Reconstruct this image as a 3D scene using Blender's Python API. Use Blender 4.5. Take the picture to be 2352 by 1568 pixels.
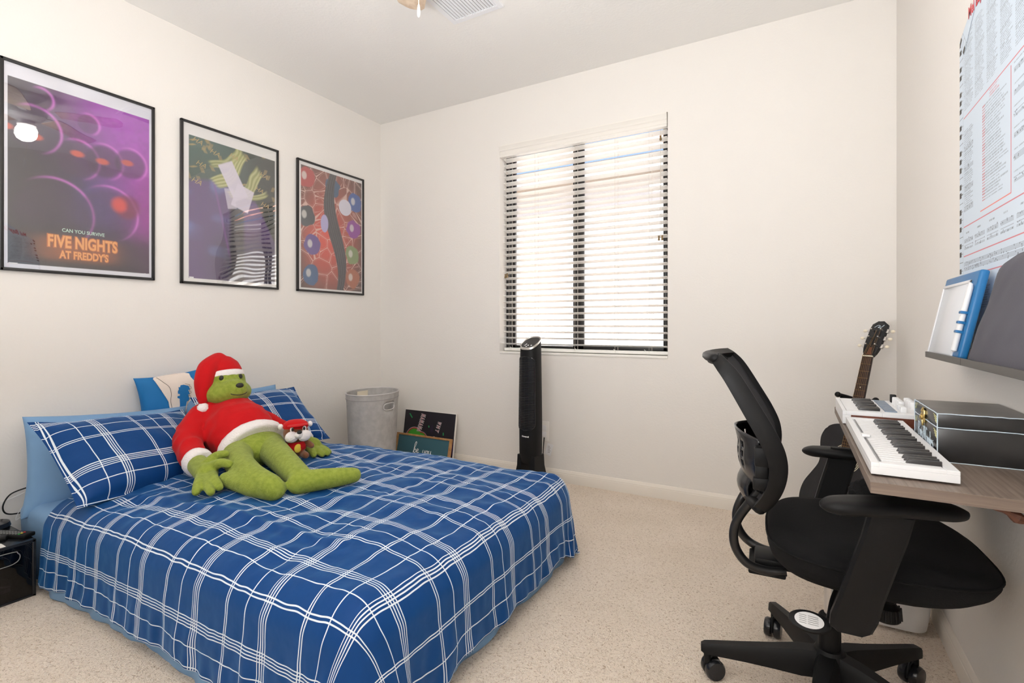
import bpy, bmesh, math, random
import numpy as np
from mathutils import Vector, Matrix, noise

for o in list(bpy.data.objects):
    bpy.data.objects.remove(o, do_unlink=True)
SC = bpy.context.scene
COL = SC.collection
PI = math.pi
random.seed(4)

# ------------------------------------------------------------------ camera, world, sun, exposure
cam_data = bpy.data.cameras.new('camera')
cam_data.sensor_fit = 'HORIZONTAL'
cam_data.sensor_width = 36.0
cam_data.lens = 36.0 * 1157.2 / 2352.0
cam_data.shift_y = -(784.0 - 746.75) / 2352.0
cam_data.clip_start = 0.02
cam_data.clip_end = 200
cam = bpy.data.objects.new('camera', cam_data)
COL.objects.link(cam)
cam.location = (0, 0, 1.06)
cam.rotation_euler = (PI / 2, 0, math.radians(29.378))
SC.camera = cam

SC.view_settings.view_transform = 'Standard'
SC.view_settings.look = 'None'
SC.view_settings.gamma = 1.0
SC.view_settings.use_curve_mapping = False
SC.view_settings.exposure = -0.05
SC.cycles.use_denoising = True
SC.cycles.max_bounces = 12
SC.cycles.diffuse_bounces = 8
SC.cycles.glossy_bounces = 4
SC.cycles.transparent_max_bounces = 16
SC.cycles.sample_clamp_indirect = 8.0
SC.cycles.caustics_reflective = False
SC.cycles.caustics_refractive = False

world = bpy.data.worlds.new('sky')
SC.world = world
world.use_nodes = True
wn = world.node_tree
wn.nodes.clear()
w_out = wn.nodes.new('ShaderNodeOutputWorld')
w_bg = wn.nodes.new('ShaderNodeBackground')
w_sky = wn.nodes.new('ShaderNodeTexSky')
w_sky.sky_type = 'NISHITA'
w_sky.sun_disc = False
w_sky.sun_elevation = math.radians(58)
w_sky.sun_rotation = math.radians(180)
w_sky.air_density = 1.0
w_sky.dust_density = 2.0
wn.links.new(w_sky.outputs[0], w_bg.inputs[0])
wn.links.new(w_bg.outputs[0], w_out.inputs[0])
w_bg.inputs[1].default_value = 0.30

sun_data = bpy.data.lights.new('sun', 'SUN')
sun_data.energy = 24.0
sun_data.angle = math.radians(0.6)
sun_data.color = (1.0, 0.96, 0.9)
sun = bpy.data.objects.new('sun', sun_data)
COL.objects.link(sun)
sun.location = (-1, -4, 9)
sun.rotation_euler = Vector((0.15, 0.62, -0.77)).to_track_quat('-Z', 'Y').to_euler()

port_data = bpy.data.lights.new('window_portal', 'AREA')
port_data.shape = 'RECTANGLE'
port_data.size = 1.19
port_data.size_y = 1.49
port_data.cycles.is_portal = True
port = bpy.data.objects.new('window_portal', port_data)
COL.objects.link(port)
port.location = (-1.2745, 3.30, 1.614)
port.rotation_euler = Vector((0, -1, 0)).to_track_quat('-Z', 'Y').to_euler()

# added fill light behind the camera, bounced off the ceiling to brighten the room
fl_data = bpy.data.lights.new('ceiling_fill', 'AREA')
fl_data.shape = 'DISK'
fl_data.size = 0.9
fl_data.energy = 97.0
fl_data.color = (0.96, 0.98, 1.0)
fl = bpy.data.objects.new('ceiling_fill', fl_data)
COL.objects.link(fl)
fl.location = (-0.55, -0.40, 1.05)
fl.rotation_euler = Vector((0.05, 0.25, 1)).to_track_quat('-Z', 'Y').to_euler()

LAMP_STRENGTH = 48.0

# ------------------------------------------------------------------ materials
def s2l(c):
    c = c / 255.0
    return c / 12.92 if c <= 0.04045 else ((c + 0.055) / 1.055) ** 2.4

def rgb(r, g, b):
    return (s2l(r), s2l(g), s2l(b), 1.0)

def mat(name, col, rough=0.5, bump=None, metal=0.0, sheen=0.0, coat=0.0, spec=0.5, vary=None, coords='Object'):
    """bump=(scale, strength, distance); vary=(scale, colour b, amount)"""
    m = bpy.data.materials.new(name)
    m.use_nodes = True
    nt = m.node_tree
    b = nt.nodes['Principled BSDF']
    b.inputs['Base Color'].default_value = col
    b.inputs['Roughness'].default_value = rough
    b.inputs['Metallic'].default_value = metal
    b.inputs['Sheen Weight'].default_value = sheen
    b.inputs['Coat Weight'].default_value = coat
    b.inputs['Specular IOR Level'].default_value = spec
    tc = nt.nodes.new('ShaderNodeTexCoord')
    if vary:
        n = nt.nodes.new('ShaderNodeTexNoise')
        n.inputs['Scale'].default_value = vary[0]
        n.inputs['Detail'].default_value = 4
        nt.links.new(tc.outputs[coords], n.inputs['Vector'])
        r = nt.nodes.new('ShaderNodeValToRGB')
        r.color_ramp.elements[0].position = 0.5 - vary[2] / 2
        r.color_ramp.elements[1].position = 0.5 + vary[2] / 2
        r.color_ramp.elements[0].color = col
        r.color_ramp.elements[1].color = vary[1]
        nt.links.new(n.outputs['Fac'], r.inputs['Fac'])
        nt.links.new(r.outputs['Color'], b.inputs['Base Color'])
    if bump:
        n = nt.nodes.new('ShaderNodeTexNoise')
        n.inputs['Scale'].default_value = bump[0]
        n.inputs['Detail'].default_value = 3
        nt.links.new(tc.outputs[coords], n.inputs['Vector'])
        bp = nt.nodes.new('ShaderNodeBump')
        bp.inputs['Strength'].default_value = bump[1]
        bp.inputs['Distance'].default_value = bump[2]
        nt.links.new(n.outputs['Fac'], bp.inputs['Height'])
        nt.links.new(bp.outputs['Normal'], b.inputs['Normal'])
    return m

def emis(name, col, strength):
    m = bpy.data.materials.new(name)
    m.use_nodes = True
    nt = m.node_tree
    nt.nodes.remove(nt.nodes['Principled BSDF'])
    e = nt.nodes.new('ShaderNodeEmission')
    e.inputs[0].default_value = col
    e.inputs[1].default_value = strength
    nt.links.new(e.outputs[0], nt.nodes['Material Output'].inputs['Surface'])
    return m

def glass_sheet(name, ior=1.5, wave=0.0, wave_scale=3.0, tint=(1, 1, 1, 1), gloss=1.0):
    """a thin clear pane: see-through with a fresnel reflection"""
    m = bpy.data.materials.new(name)
    m.use_nodes = True
    nt = m.node_tree
    nt.nodes.remove(nt.nodes['Principled BSDF'])
    t = nt.nodes.new('ShaderNodeBsdfTransparent')
    t.inputs[0].default_value = tint
    g = nt.nodes.new('ShaderNodeBsdfGlossy')
    g.inputs['Roughness'].default_value = 0.015
    g.inputs[0].default_value = (gloss, gloss, gloss, 1)
    # Schlick reflectance from the facing angle, the same from both sides of the pane
    r0 = ((ior - 1) / (ior + 1)) ** 2
    lw = nt.nodes.new('ShaderNodeLayerWeight')
    lw.inputs['Blend'].default_value = 0.5
    pw = nt.nodes.new('ShaderNodeMath'); pw.operation = 'POWER'; pw.inputs[1].default_value = 5.0
    nt.links.new(lw.outputs['Facing'], pw.inputs[0])
    f = nt.nodes.new('ShaderNodeMath'); f.operation = 'MULTIPLY_ADD'
    f.inputs[1].default_value = 1 - r0; f.inputs[2].default_value = r0
    nt.links.new(pw.outputs[0], f.inputs[0])
    mx = nt.nodes.new('ShaderNodeMixShader')
    nt.links.new(f.outputs[0], mx.inputs[0])
    nt.links.new(t.outputs[0], mx.inputs[1])
    nt.links.new(g.outputs[0], mx.inputs[2])
    nt.links.new(mx.outputs[0], nt.nodes['Material Output'].inputs['Surface'])
    if wave:
        tc = nt.nodes.new('ShaderNodeTexCoord')
        n = nt.nodes.new('ShaderNodeTexNoise')
        n.inputs['Scale'].default_value = wave_scale
        n.inputs['Detail'].default_value = 1
        nt.links.new(tc.outputs['Object'], n.inputs['Vector'])
        bp = nt.nodes.new('ShaderNodeBump')
        bp.inputs['Strength'].default_value = 1.0
        bp.inputs['Distance'].default_value = wave
        nt.links.new(n.outputs['Fac'], bp.inputs['Height'])
        nt.links.new(bp.outputs['Normal'], g.inputs['Normal'])
        nt.links.new(bp.outputs['Normal'], lw.inputs['Normal'])
    return m

def vcol_mat(name, rough=0.6):
    m = bpy.data.materials.new(name)
    m.use_nodes = True
    nt = m.node_tree
    b = nt.nodes['Principled BSDF']
    b.inputs['Roughness'].default_value = rough
    a = nt.nodes.new('ShaderNodeVertexColor')
    a.layer_name = 'ink'
    nt.links.new(a.outputs[0], b.inputs['Base Color'])
    return m

def wood(name, c1, c2, rough=0.5, scale=(3, 60, 60), coat=0.0):
    m = bpy.data.materials.new(name)
    m.use_nodes = True
    nt = m.node_tree
    b = nt.nodes['Principled BSDF']
    b.inputs['Roughness'].default_value = rough
    b.inputs['Coat Weight'].default_value = coat
    tc = nt.nodes.new('ShaderNodeTexCoord')
    mp = nt.nodes.new('ShaderNodeMapping')
    mp.inputs['Scale'].default_value = scale
    n = nt.nodes.new('ShaderNodeTexNoise')
    n.inputs['Scale'].default_value = 1.0
    n.inputs['Detail'].default_value = 6
    n.inputs['Distortion'].default_value = 0.6
    r = nt.nodes.new('ShaderNodeValToRGB')
    r.color_ramp.elements[0].position = 0.3
    r.color_ramp.elements[1].position = 0.7
    r.color_ramp.elements[0].color = c1
    r.color_ramp.elements[1].color = c2
    nt.links.new(tc.outputs['Object'], mp.inputs[0])
    nt.links.new(mp.outputs[0], n.inputs['Vector'])
    nt.links.new(n.outputs['Fac'], r.inputs[0])
    nt.links.new(r.outputs[0], b.inputs['Base Color'])
    bp = nt.nodes.new('ShaderNodeBump')
    bp.inputs['Strength'].default_value = 0.2
    bp.inputs['Distance'].default_value = 0.001
    nt.links.new(n.outputs['Fac'], bp.inputs['Height'])
    nt.links.new(bp.outputs[0], b.inputs['Normal'])
    return m

def stripe_ramp(nt, socket, period, phase, lines, half):
    """constant ramp with thin white lines at the given distances (metres) inside one period"""
    sub = nt.nodes.new('ShaderNodeMath'); sub.operation = 'SUBTRACT'
    sub.inputs[1].default_value = phase - 0.02
    nt.links.new(socket, sub.inputs[0])
    div = nt.nodes.new('ShaderNodeMath'); div.operation = 'DIVIDE'
    div.inputs[1].default_value = period
    nt.links.new(sub.outputs[0], div.inputs[0])
    fr = nt.nodes.new('ShaderNodeMath'); fr.operation = 'FRACT'
    nt.links.new(div.outputs[0], fr.inputs[0])
    r = nt.nodes.new('ShaderNodeValToRGB')
    r.color_ramp.interpolation = 'CONSTANT'
    el = r.color_ramp.elements
    el[0].position = 0.0; el[0].color = (0, 0, 0, 1)
    el.remove(el[1])
    for d in lines:
        a = el.new((d + 0.02 - half) / period); a.color = (1, 1, 1, 1)
        b = el.new((d + 0.02 + half) / period); b.color = (0, 0, 0, 1)
    nt.links.new(fr.outputs[0], r.inputs[0])
    return r.outputs[0]

def plaid(name, px, py, phx, phy, half=0.0018):
    m = bpy.data.materials.new(name)
    m.use_nodes = True
    nt = m.node_tree
    b = nt.nodes['Principled BSDF']
    b.inputs['Roughness'].default_value = 0.55
    b.inputs['Sheen Weight'].default_value = 0.30
    b.inputs['Sheen Tint'].default_value = (0.15, 0.5, 1.0, 1)
    b.inputs['Specular IOR Level'].default_value = 0.18
    uv = nt.nodes.new('ShaderNodeUVMap')
    sp = nt.nodes.new('ShaderNodeSeparateXYZ')
    nt.links.new(uv.outputs[0], sp.inputs[0])
    lx = [-0.0045, 0.0045, 0.082, 0.1465, 0.1555, 0.1645, 0.1735]
    ly = [-0.0045, 0.0045, 0.068, 0.1215, 0.1305, 0.1395, 0.1485]
    sx = stripe_ramp(nt, sp.outputs[0], px, phx, lx, half)
    sy = stripe_ramp(nt, sp.outputs[1], py, phy, ly, half)
    mxm = nt.nodes.new('ShaderNodeMath'); mxm.operation = 'MAXIMUM'
    nt.links.new(sx, mxm.inputs[0]); nt.links.new(sy, mxm.inputs[1])
    mix = nt.nodes.new('ShaderNodeMix'); mix.data_type = 'RGBA'
    mix.inputs[6].default_value = (0.0020, 0.042, 0.176, 1)
    mix.inputs[7].default_value = (0.72, 0.78, 0.84, 1)
    nt.links.new(mxm.outputs[0], mix.inputs[0])
    nt.links.new(mix.outputs[2], b.inputs['Base Color'])
    tc = nt.nodes.new('ShaderNodeTexCoord')
    n = nt.nodes.new('ShaderNodeTexNoise'); n.inputs['Scale'].default_value = 9; n.inputs['Detail'].default_value = 3
    nt.links.new(tc.outputs['Object'], n.inputs['Vector'])
    bp = nt.nodes.new('ShaderNodeBump'); bp.inputs['Strength'].default_value = 0.35; bp.inputs['Distance'].default_value = 0.012
    nt.links.new(n.outputs['Fac'], bp.inputs['Height'])
    nt.links.new(bp.outputs[0], b.inputs['Normal'])
    return m

M = {}
M['wall'] = mat('wall_paint', (0.785, 0.757, 0.722, 1), 0.85, bump=(95, 0.22, 0.003))
M['ceiling'] = mat('ceiling_paint', (0.83, 0.82, 0.80, 1), 0.9, bump=(70, 0.25, 0.004))
M['trim'] = mat('trim_paint', (0.78, 0.73, 0.66, 1), 0.45)
M['sill'] = mat('sill_paint', (0.85, 0.83, 0.79, 1), 0.4)
M['bronze'] = mat('bronze_aluminium', (0.018, 0.016, 0.015, 1), 0.45)
M['slat'] = mat('blind_slat', (0.84, 0.83, 0.80, 1), 0.4)
M['valance'] = mat('blind_valance', (0.80, 0.77, 0.72, 1), 0.45)
M['cord'] = mat('blind_cord', (0.62, 0.58, 0.52, 1), 0.8)
M['tassel'] = mat('tassel_wood', rgb(120, 95, 55), 0.5)
M['pane'] = glass_sheet('window_glass', 1.45)
M['stucco'] = mat('stucco', (0.74, 0.745, 0.76, 1), 0.9, bump=(40, 0.6, 0.01))
M['fascia'] = mat('fascia_paint', (0.42, 0.40, 0.38, 1), 0.8)
M['rooftile'] = mat('roof_tile', rgb(196, 130, 110), 0.9, vary=(6, rgb(225, 190, 170), 0.4))
M['dirt'] = mat('desert_ground', rgb(190, 165, 140), 0.95)
M['black'] = mat('black_plastic', (0.0065, 0.0065, 0.007, 1), 0.5, bump=(600, 0.15, 0.0006), spec=0.22)
M['blackgloss'] = mat('black_gloss_plastic', (0.012, 0.013, 0.016, 1), 0.22)
M['blackfab'] = mat('black_seat_fabric', (0.0065, 0.0065, 0.007, 1), 0.95, bump=(420, 0.5, 0.0015), sheen=0.0, spec=0.25)
M['meshfab'] = mat('grey_mesh_fabric', (0.022, 0.021, 0.024, 1), 0.8, bump=(500, 0.5, 0.001))
M['steel'] = mat('black_steel_tube', (0.010, 0.010, 0.011, 1), 0.3)
M['chrome'] = mat('chrome', (0.55, 0.55, 0.56, 1), 0.25, metal=1.0)
M['white'] = mat('white_plastic', (0.80, 0.80, 0.81, 1), 0.4)
M['greyw'] = mat('translucent_white_plastic', (0.72, 0.72, 0.73, 1), 0.5)
M['blackkey'] = mat('black_key', (0.022, 0.020, 0.020, 1), 0.35)
M['deskwood'] = wood('grey_brown_laminate', rgb(98, 84, 75), rgb(132, 117, 106), 0.5, (150, 6, 150))
M['deskedge'] = wood('grey_brown_edge_band', rgb(98, 84, 75), rgb(126, 110, 98), 0.5, (6, 150, 150))
M['redwood'] = wood('red_brown_wood', rgb(84, 40, 24), rgb(118, 62, 40), 0.4, (50, 4, 50))
M['fanwood'] = wood('pale_blade_wood', rgb(196, 172, 148), rgb(222, 204, 182), 0.5, (30, 30, 4))
M['oak'] = wood('oak_frame', rgb(150, 106, 62), rgb(186, 142, 92), 0.5, (30, 30, 30))
M['sheet'] = mat('light_blue_cotton', (0.175, 0.33, 0.55, 1), 0.75, bump=(11, 0.4, 0.012), sheen=0.05)
M['bluecushion'] = mat('blue_cushion', (0.0, 0.145, 0.40, 1), 0.7, bump=(300, 0.2, 0.001))
M['felt'] = mat('grey_felt', (0.40, 0.385, 0.375, 1), 0.95, vary=(25, (0.47, 0.455, 0.44, 1), 0.3), bump=(300, 0.3, 0.001))
M['feltin'] = mat('grey_felt_lining', (0.33, 0.315, 0.31, 1), 0.95)
M['feltrim'] = mat('pale_piping', (0.55, 0.53, 0.52, 1), 0.9)
M['green'] = mat('green_plush', (0.205, 0.265, 0.025, 1), 0.95, bump=(170, 0.7, 0.004), sheen=0.1, vary=(60, (0.275, 0.335, 0.045, 1), 0.35))
M['red'] = mat('red_velvet', (0.50, 0.003, 0.006, 1), 0.85, bump=(90, 0.3, 0.003), sheen=0.06, spec=0.25)
M['fur'] = mat('white_plush', (0.84, 0.80, 0.80, 1), 0.95, bump=(160, 0.8, 0.005))
M['brownplush'] = mat('brown_plush', (0.17, 0.06, 0.022, 1), 0.95, bump=(260, 0.5, 0.002), sheen=0.3)
M['yellow'] = mat('yellow_felt', (0.78, 0.56, 0.06, 1), 0.8)
M['darkthread'] = mat('dark_thread', (0.02, 0.02, 0.015, 1), 0.6)
M['frame'] = mat('black_frame_metal', (0.014, 0.013, 0.013, 1), 0.35)
M['paper'] = vcol_mat('printed_paper', 0.55)
M['glazing'] = glass_sheet('poster_acrylic', 1.78, wave=0.0040, wave_scale=3.0)
M['chalk'] = mat('teal_board', rgb(52, 92, 104), 0.7)
M['chalkwhite'] = mat('white_lettering', (0.8, 0.8, 0.8, 1), 0.7)
M['canvas'] = mat('canvas_edge', (0.75, 0.72, 0.68, 1), 0.8)
M['bluewb'] = mat('blue_board_plastic', rgb(28, 104, 158), 0.4)
M['wbwhite'] = mat('dry_erase_white', (0.72, 0.75, 0.80, 1), 0.2)
M['greyfab'] = mat('dark_grey_cloth', (0.085, 0.082, 0.10, 1), 0.9, bump=(350, 0.4, 0.001))
M['ledge'] = mat('dark_ledge', (0.075, 0.069, 0.063, 1), 0.5)
M['iron'] = mat('rusty_iron', rgb(96, 58, 42), 0.6, bump=(60, 0.6, 0.004))
M['brass'] = mat('brass', (0.62, 0.46, 0.18, 1), 0.3, metal=1.0)
M['chalkbox'] = mat('black_chalk_paint', (0.012, 0.012, 0.013, 1), 0.26, vary=(8, (0.035, 0.034, 0.033, 1), 0.5))
M['dustsheenlid'] = mat('dusty_sheen_paint', (0.10, 0.095, 0.088, 1), 0.34, vary=(14, (0.16, 0.15, 0.14, 1), 0.4))  # paler than the box: chalk dust plus the wall's reflection put into the colour
M['chalkline'] = mat('chalk_marker', (0.62, 0.72, 0.80, 1), 0.8)
M['chalkyellow'] = mat('yellow_chalk', (0.72, 0.70, 0.35, 1), 0.8)
M['guitarblack'] = mat('black_lacquer', (0.006, 0.006, 0.007, 1), 0.25)
M['rosewood'] = wood('rosewood', rgb(40, 24, 20), rgb(66, 42, 34), 0.5, (40, 40, 6))
M['rosette'] = mat('rosette_rings', (0.5, 0.5, 0.5, 1), 0.4)
M['string'] = mat('bronze_string', rgb(150, 120, 84), 0.35, metal=0.8)
M['bone'] = mat('bone', rgb(232, 222, 200), 0.4)
M['nickel'] = mat('nickel', (0.65, 0.63, 0.60, 1), 0.3, metal=1.0)
M['smoke'] = glass_sheet('smoked_plastic', 1.45, tint=(0.22, 0.22, 0.24, 1))
M['lampglass'] = emis('lit_lamp_glass', (1.0, 0.94, 0.86, 1), LAMP_STRENGTH)
M['ventwhite'] = mat('vent_enamel', (0.80, 0.81, 0.84, 1), 0.4)
M['ventdark'] = mat('vent_duct', (0.33, 0.32, 0.32, 1), 0.8)
M['plaid'] = plaid('plaid_comforter_cotton', 0.31, 0.285, -2.622, 0.845)
M['plaidsham'] = plaid('plaid_sham_cotton', 0.31, 0.285, -0.30, 0.06, 0.0019)
M['plaidsham2'] = plaid('plaid_sham_cotton_b', 0.31, 0.285, -0.135, 0.035, 0.0019)
M['buttonred'] = mat('red_button', (0.6, 0.03, 0.03, 1), 0.4)
M['buttongreen'] = mat('green_button', (0.03, 0.35, 0.06, 1), 0.4)
M['buttonyellow'] = mat('yellow_button', (0.75, 0.6, 0.05, 1), 0.4)
M['buttongrey'] = mat('grey_button', (0.2, 0.2, 0.2, 1), 0.5)
M['buttonpurple'] = mat('purple_button', (0.12, 0.08, 0.4, 1), 0.4)

def carpet_mat():
    m = bpy.data.materials.new('beige_carpet')
    m.use_nodes = True
    nt = m.node_tree
    b = nt.nodes['Principled BSDF']
    b.inputs['Roughness'].default_value = 1.0
    b.inputs['Specular IOR Level'].default_value = 0.1
    b.inputs['Sheen Weight'].default_value = 0.2
    tc = nt.nodes.new('ShaderNodeTexCoord')
    n1 = nt.nodes.new('ShaderNodeTexNoise'); n1.inputs['Scale'].default_value = 140; n1.inputs['Detail'].default_value = 2; n1.inputs['Distortion'].default_value = 1.2
    n2 = nt.nodes.new('ShaderNodeTexNoise'); n2.inputs['Scale'].default_value = 3.0; n2.inputs['Detail'].default_value = 3
    nt.links.new(tc.outputs['Object'], n1.inputs['Vector'])
    nt.links.new(tc.outputs['Object'], n2.inputs['Vector'])
    r = nt.nodes.new('ShaderNodeValToRGB')
    e = r.color_ramp.elements
    e[0].position = 0.29; e[0].color = rgb(186, 163, 140)
    e[1].position = 0.44; e[1].color = rgb(238, 222, 205)
    x = e.new(0.70); x.color = rgb(244, 231, 216)
    nt.links.new(n1.outputs['Fac'], r.inputs[0])
    mx = nt.nodes.new('ShaderNodeMix'); mx.data_type = 'RGBA'; mx.blend_type = 'MULTIPLY'
    r2 = nt.nodes.new('ShaderNodeValToRGB')
    r2.color_ramp.elements[0].position = 0.35; r2.color_ramp.elements[0].color = (0.93, 0.92, 0.90, 1)
    r2.color_ramp.elements[1].position = 0.65; r2.color_ramp.elements[1].color = (1, 1, 1, 1)
    nt.links.new(n2.outputs['Fac'], r2.inputs[0])
    mx.inputs[0].default_value = 1.0
    nt.links.new(r.outputs[0], mx.inputs[6]); nt.links.new(r2.outputs[0], mx.inputs[7])
    nt.links.new(mx.outputs[2], b.inputs['Base Color'])
    bp = nt.nodes.new('ShaderNodeBump'); bp.inputs['Strength'].default_value = 0.8; bp.inputs['Distance'].default_value = 0.012
    nt.links.new(n1.outputs['Fac'], bp.inputs['Height'])
    nt.links.new(bp.outputs[0], b.inputs['Normal'])
    return m
M['carpet'] = carpet_mat()

# ------------------------------------------------------------------ object helpers
OFF = {}          # world offset of each parent, for parts modelled in world coordinates

def empty(name, loc, label, cat, rotz=0.0, group=None):
    o = bpy.data.objects.new(name, None)
    o.empty_display_size = 0.05
    COL.objects.link(o)
    o.location = loc
    o.rotation_euler = (0, 0, rotz)
    OFF[o.name] = Vector(loc)
    tag(o, label, cat, group)
    return o

def tag(o, label=None, cat=None, group=None, kind=None):
    if label: o['label'] = label
    if cat: o['category'] = cat
    if group: o['group'] = group
    if kind: o['kind'] = kind
    return o

def link_mesh(name, me, m, parent=None, world=True, loc=None, angle=35):
    o = bpy.data.objects.new(name, me)
    COL.objects.link(o)
    if m is not None:
        for k in (m if isinstance(m, (list, tuple)) else [m]):
            me.materials.append(k)
    if angle is not None:
        me.polygons.foreach_set('use_smooth', [True] * len(me.polygons))
        if angle < 180:
            me.set_sharp_from_angle(angle=math.radians(angle))
    off = Vector((0, 0, 0))
    if parent is not None:
        off = OFF.get(parent.name, Vector((0, 0, 0)))
        if world:
            me.transform(Matrix.Translation(-off))
        o.parent = parent
        OFF[o.name] = off
    elif loc is not None:
        me.transform(Matrix.Translation(-Vector(loc)))
        o.location = loc
        OFF[o.name] = Vector(loc)
    else:
        OFF[o.name] = Vector((0, 0, 0))
    me.update()
    return o

def obj(name, bm, m, parent=None, world=True, loc=None, angle=35, label=None):
    bmesh.ops.recalc_face_normals(bm, faces=bm.faces[:])
    me = bpy.data.meshes.new(name)
    bm.to_mesh(me)
    bm.free()
    o = link_mesh(name, me, m, parent, world, loc, angle)
    if label: o['label'] = label
    return o

def B():
    return bmesh.new()

def box(bm, lo, hi, bev=0.0, seg=2, rot=None, mi=0):
    """box between two corners; rot = Matrix about the box centre"""
    lo = Vector(lo); hi = Vector(hi)
    c = (lo + hi) / 2; s = hi - lo
    r = bmesh.ops.create_cube(bm, size=1.0)
    vs = r['verts']
    mtx = Matrix.Translation(c) @ (rot.to_4x4() if rot is not None else Matrix.Identity(4)) @ Matrix.Diagonal((s.x, s.y, s.z, 1))
    bmesh.ops.transform(bm, matrix=mtx, verts=vs)
    fs = set(f for v in vs for f in v.link_faces)
    for f in fs: f.material_index = mi
    if bev > 0:
        es = list(set(e for v in vs for e in v.link_edges))
        bmesh.ops.bevel(bm, geom=es, offset=bev, segments=seg, profile=0.5, affect='EDGES')
    return bm

def catmull(pts, n=8, closed=False):
    pts = [Vector(p) for p in pts]
    out = []
    N = len(pts)
    rng = N if closed else N - 1
    for i in range(rng):
        if closed:
            p0, p1, p2, p3 = pts[(i - 1) % N], pts[i], pts[(i + 1) % N], pts[(i + 2) % N]
        else:
            p0, p1, p2, p3 = pts[max(i - 1, 0)], pts[i], pts[i + 1], pts[min(i + 2, N - 1)]
        for k in range(n):
            t = k / n
            out.append(0.5 * ((2 * p1) + (-p0 + p2) * t + (2 * p0 - 5 * p1 + 4 * p2 - p3) * t * t + (-p0 + 3 * p1 - 3 * p2 + p3) * t ** 3))
    if not closed: out.append(pts[-1])
    return out

def loft(bm, rings, closed_ring=True, caps=True, mi=0):
    vr = [[bm.verts.new(p) for p in r] for r in rings]
    n = len(vr[0])
    for a, b in zip(vr[:-1], vr[1:]):
        for i in range(n if closed_ring else n - 1):
            j = (i + 1) % n
            f = bm.faces.new((a[i], a[j], b[j], b[i])); f.material_index = mi
    if caps and closed_ring:
        f = bm.faces.new(list(reversed(vr[0]))); f.material_index = mi
        f = bm.faces.new(vr[-1]); f.material_index = mi
    return vr

def tube(bm, pts, r, seg=10, flat=1.0, up=None, mi=0, caps=True, round_ends=False):
    """tube along pts; r a number or a list; flat squashes along the second axis"""
    pts = [Vector(p) for p in pts]
    n = len(pts)
    rs = r if isinstance(r, (list, tuple)) else [r] * n
    if round_ends:
        d0 = (pts[0] - pts[1]).normalized(); d1 = (pts[-1] - pts[-2]).normalized()
        a = [(pts[0] + d0 * rs[0] * s, rs[0] * math.sqrt(max(0.0, 1 - s * s))) for s in (0.97, 0.8, 0.5)]
        b = [(pts[-1] + d1 * rs[-1] * s, rs[-1] * math.sqrt(max(0.0, 1 - s * s))) for s in (0.5, 0.8, 0.97)]
        pts = [p for p, _ in a] + pts + [p for p, _ in b]
        rs = [q for _, q in a] + list(rs) + [q for _, q in b]
        n = len(pts)
    ref = Vector(up) if up is not None else None
    rings = []
    prev = None
    for i in range(n):
        t = (pts[min(i + 1, n - 1)] - pts[max(i - 1, 0)])
        if t.length < 1e-9: t = Vector((0, 0, 1))
        t.normalize()
        if ref is not None:
            u = ref - t * ref.dot(t)
            if u.length < 1e-6: u = t.orthogonal()
        elif prev is None:
            u = t.orthogonal()
        else:
            u = prev - t * prev.dot(t)
            if u.length < 1e-6: u = t.orthogonal()
        u.normalize()
        prev = u
        w = t.cross(u)
        rings.append([pts[i] + u * (math.cos(2 * PI * k / seg) * rs[i] * flat) + w * (math.sin(2 * PI * k / seg) * rs[i]) for k in range(seg)])
    loft(bm, rings, True, caps, mi)
    return bm

def lathe(bm, prof, seg=24, origin=(0, 0, 0), mi=0, sx=1.0, sy=1.0, rot=0.0, mtx=None):
    """prof: (radius, z) pairs"""
    o = Vector(origin)
    rings = []
    for r, z in prof:
        ring = []
        for k in range(seg):
            a = 2 * PI * k / seg
            x, y = max(r, 1e-5) * math.cos(a) * sx, max(r, 1e-5) * math.sin(a) * sy
            p = Vector((x * math.cos(rot) - y * math.sin(rot), x * math.sin(rot) + y * math.cos(rot), z))
            if mtx is not None: p = mtx @ p
            ring.append(o + p)
        rings.append(ring)
    loft(bm, rings, True, True, mi)
    return bm

def ball(bm, c, r, seg=20, rings=12, mi=0, rot=None):
    r = (r, r, r) if not isinstance(r, (tuple, list)) else r
    res = bmesh.ops.create_uvsphere(bm, u_segments=seg, v_segments=rings, radius=1.0)
    m = Matrix.Translation(Vector(c)) @ (rot.to_4x4() if rot is not None else Matrix.Identity(4)) @ Matrix.Diagonal((r[0], r[1], r[2], 1))
    bmesh.ops.transform(bm, matrix=m, verts=res['verts'])
    for f in set(f for v in res['verts'] for f in v.link_faces): f.material_index = mi
    return bm

def prism(bm, pts2d, mtx, depth, bev=0.0, mi=0):
    """extrude a 2-D outline along local z by depth, placed by mtx"""
    a = [bm.verts.new(mtx @ Vector((x, y, 0))) for x, y in pts2d]
    b = [bm.verts.new(mtx @ Vector((x, y, depth))) for x, y in pts2d]
    n = len(a)
    fs = [bm.faces.new(list(reversed(a))), bm.faces.new(b)]
    for i in range(n):
        fs.append(bm.faces.new((a[i], a[(i + 1) % n], b[(i + 1) % n], b[i])))
    for f in fs: f.material_index = mi
    if bev > 0:
        es = list(set(list(fs[0].edges) + list(fs[1].edges)))
        bmesh.ops.bevel(bm, geom=es, offset=bev, segments=2, profile=0.5, affect='EDGES')
    return bm

def frame_mtx(origin, x, y, z):
    x, y, z = Vector(x), Vector(y), Vector(z)
    return Matrix(((x.x, y.x, z.x, origin[0]), (x.y, y.y, z.y, origin[1]), (x.z, y.z, z.z, origin[2]), (0, 0, 0, 1)))

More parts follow.
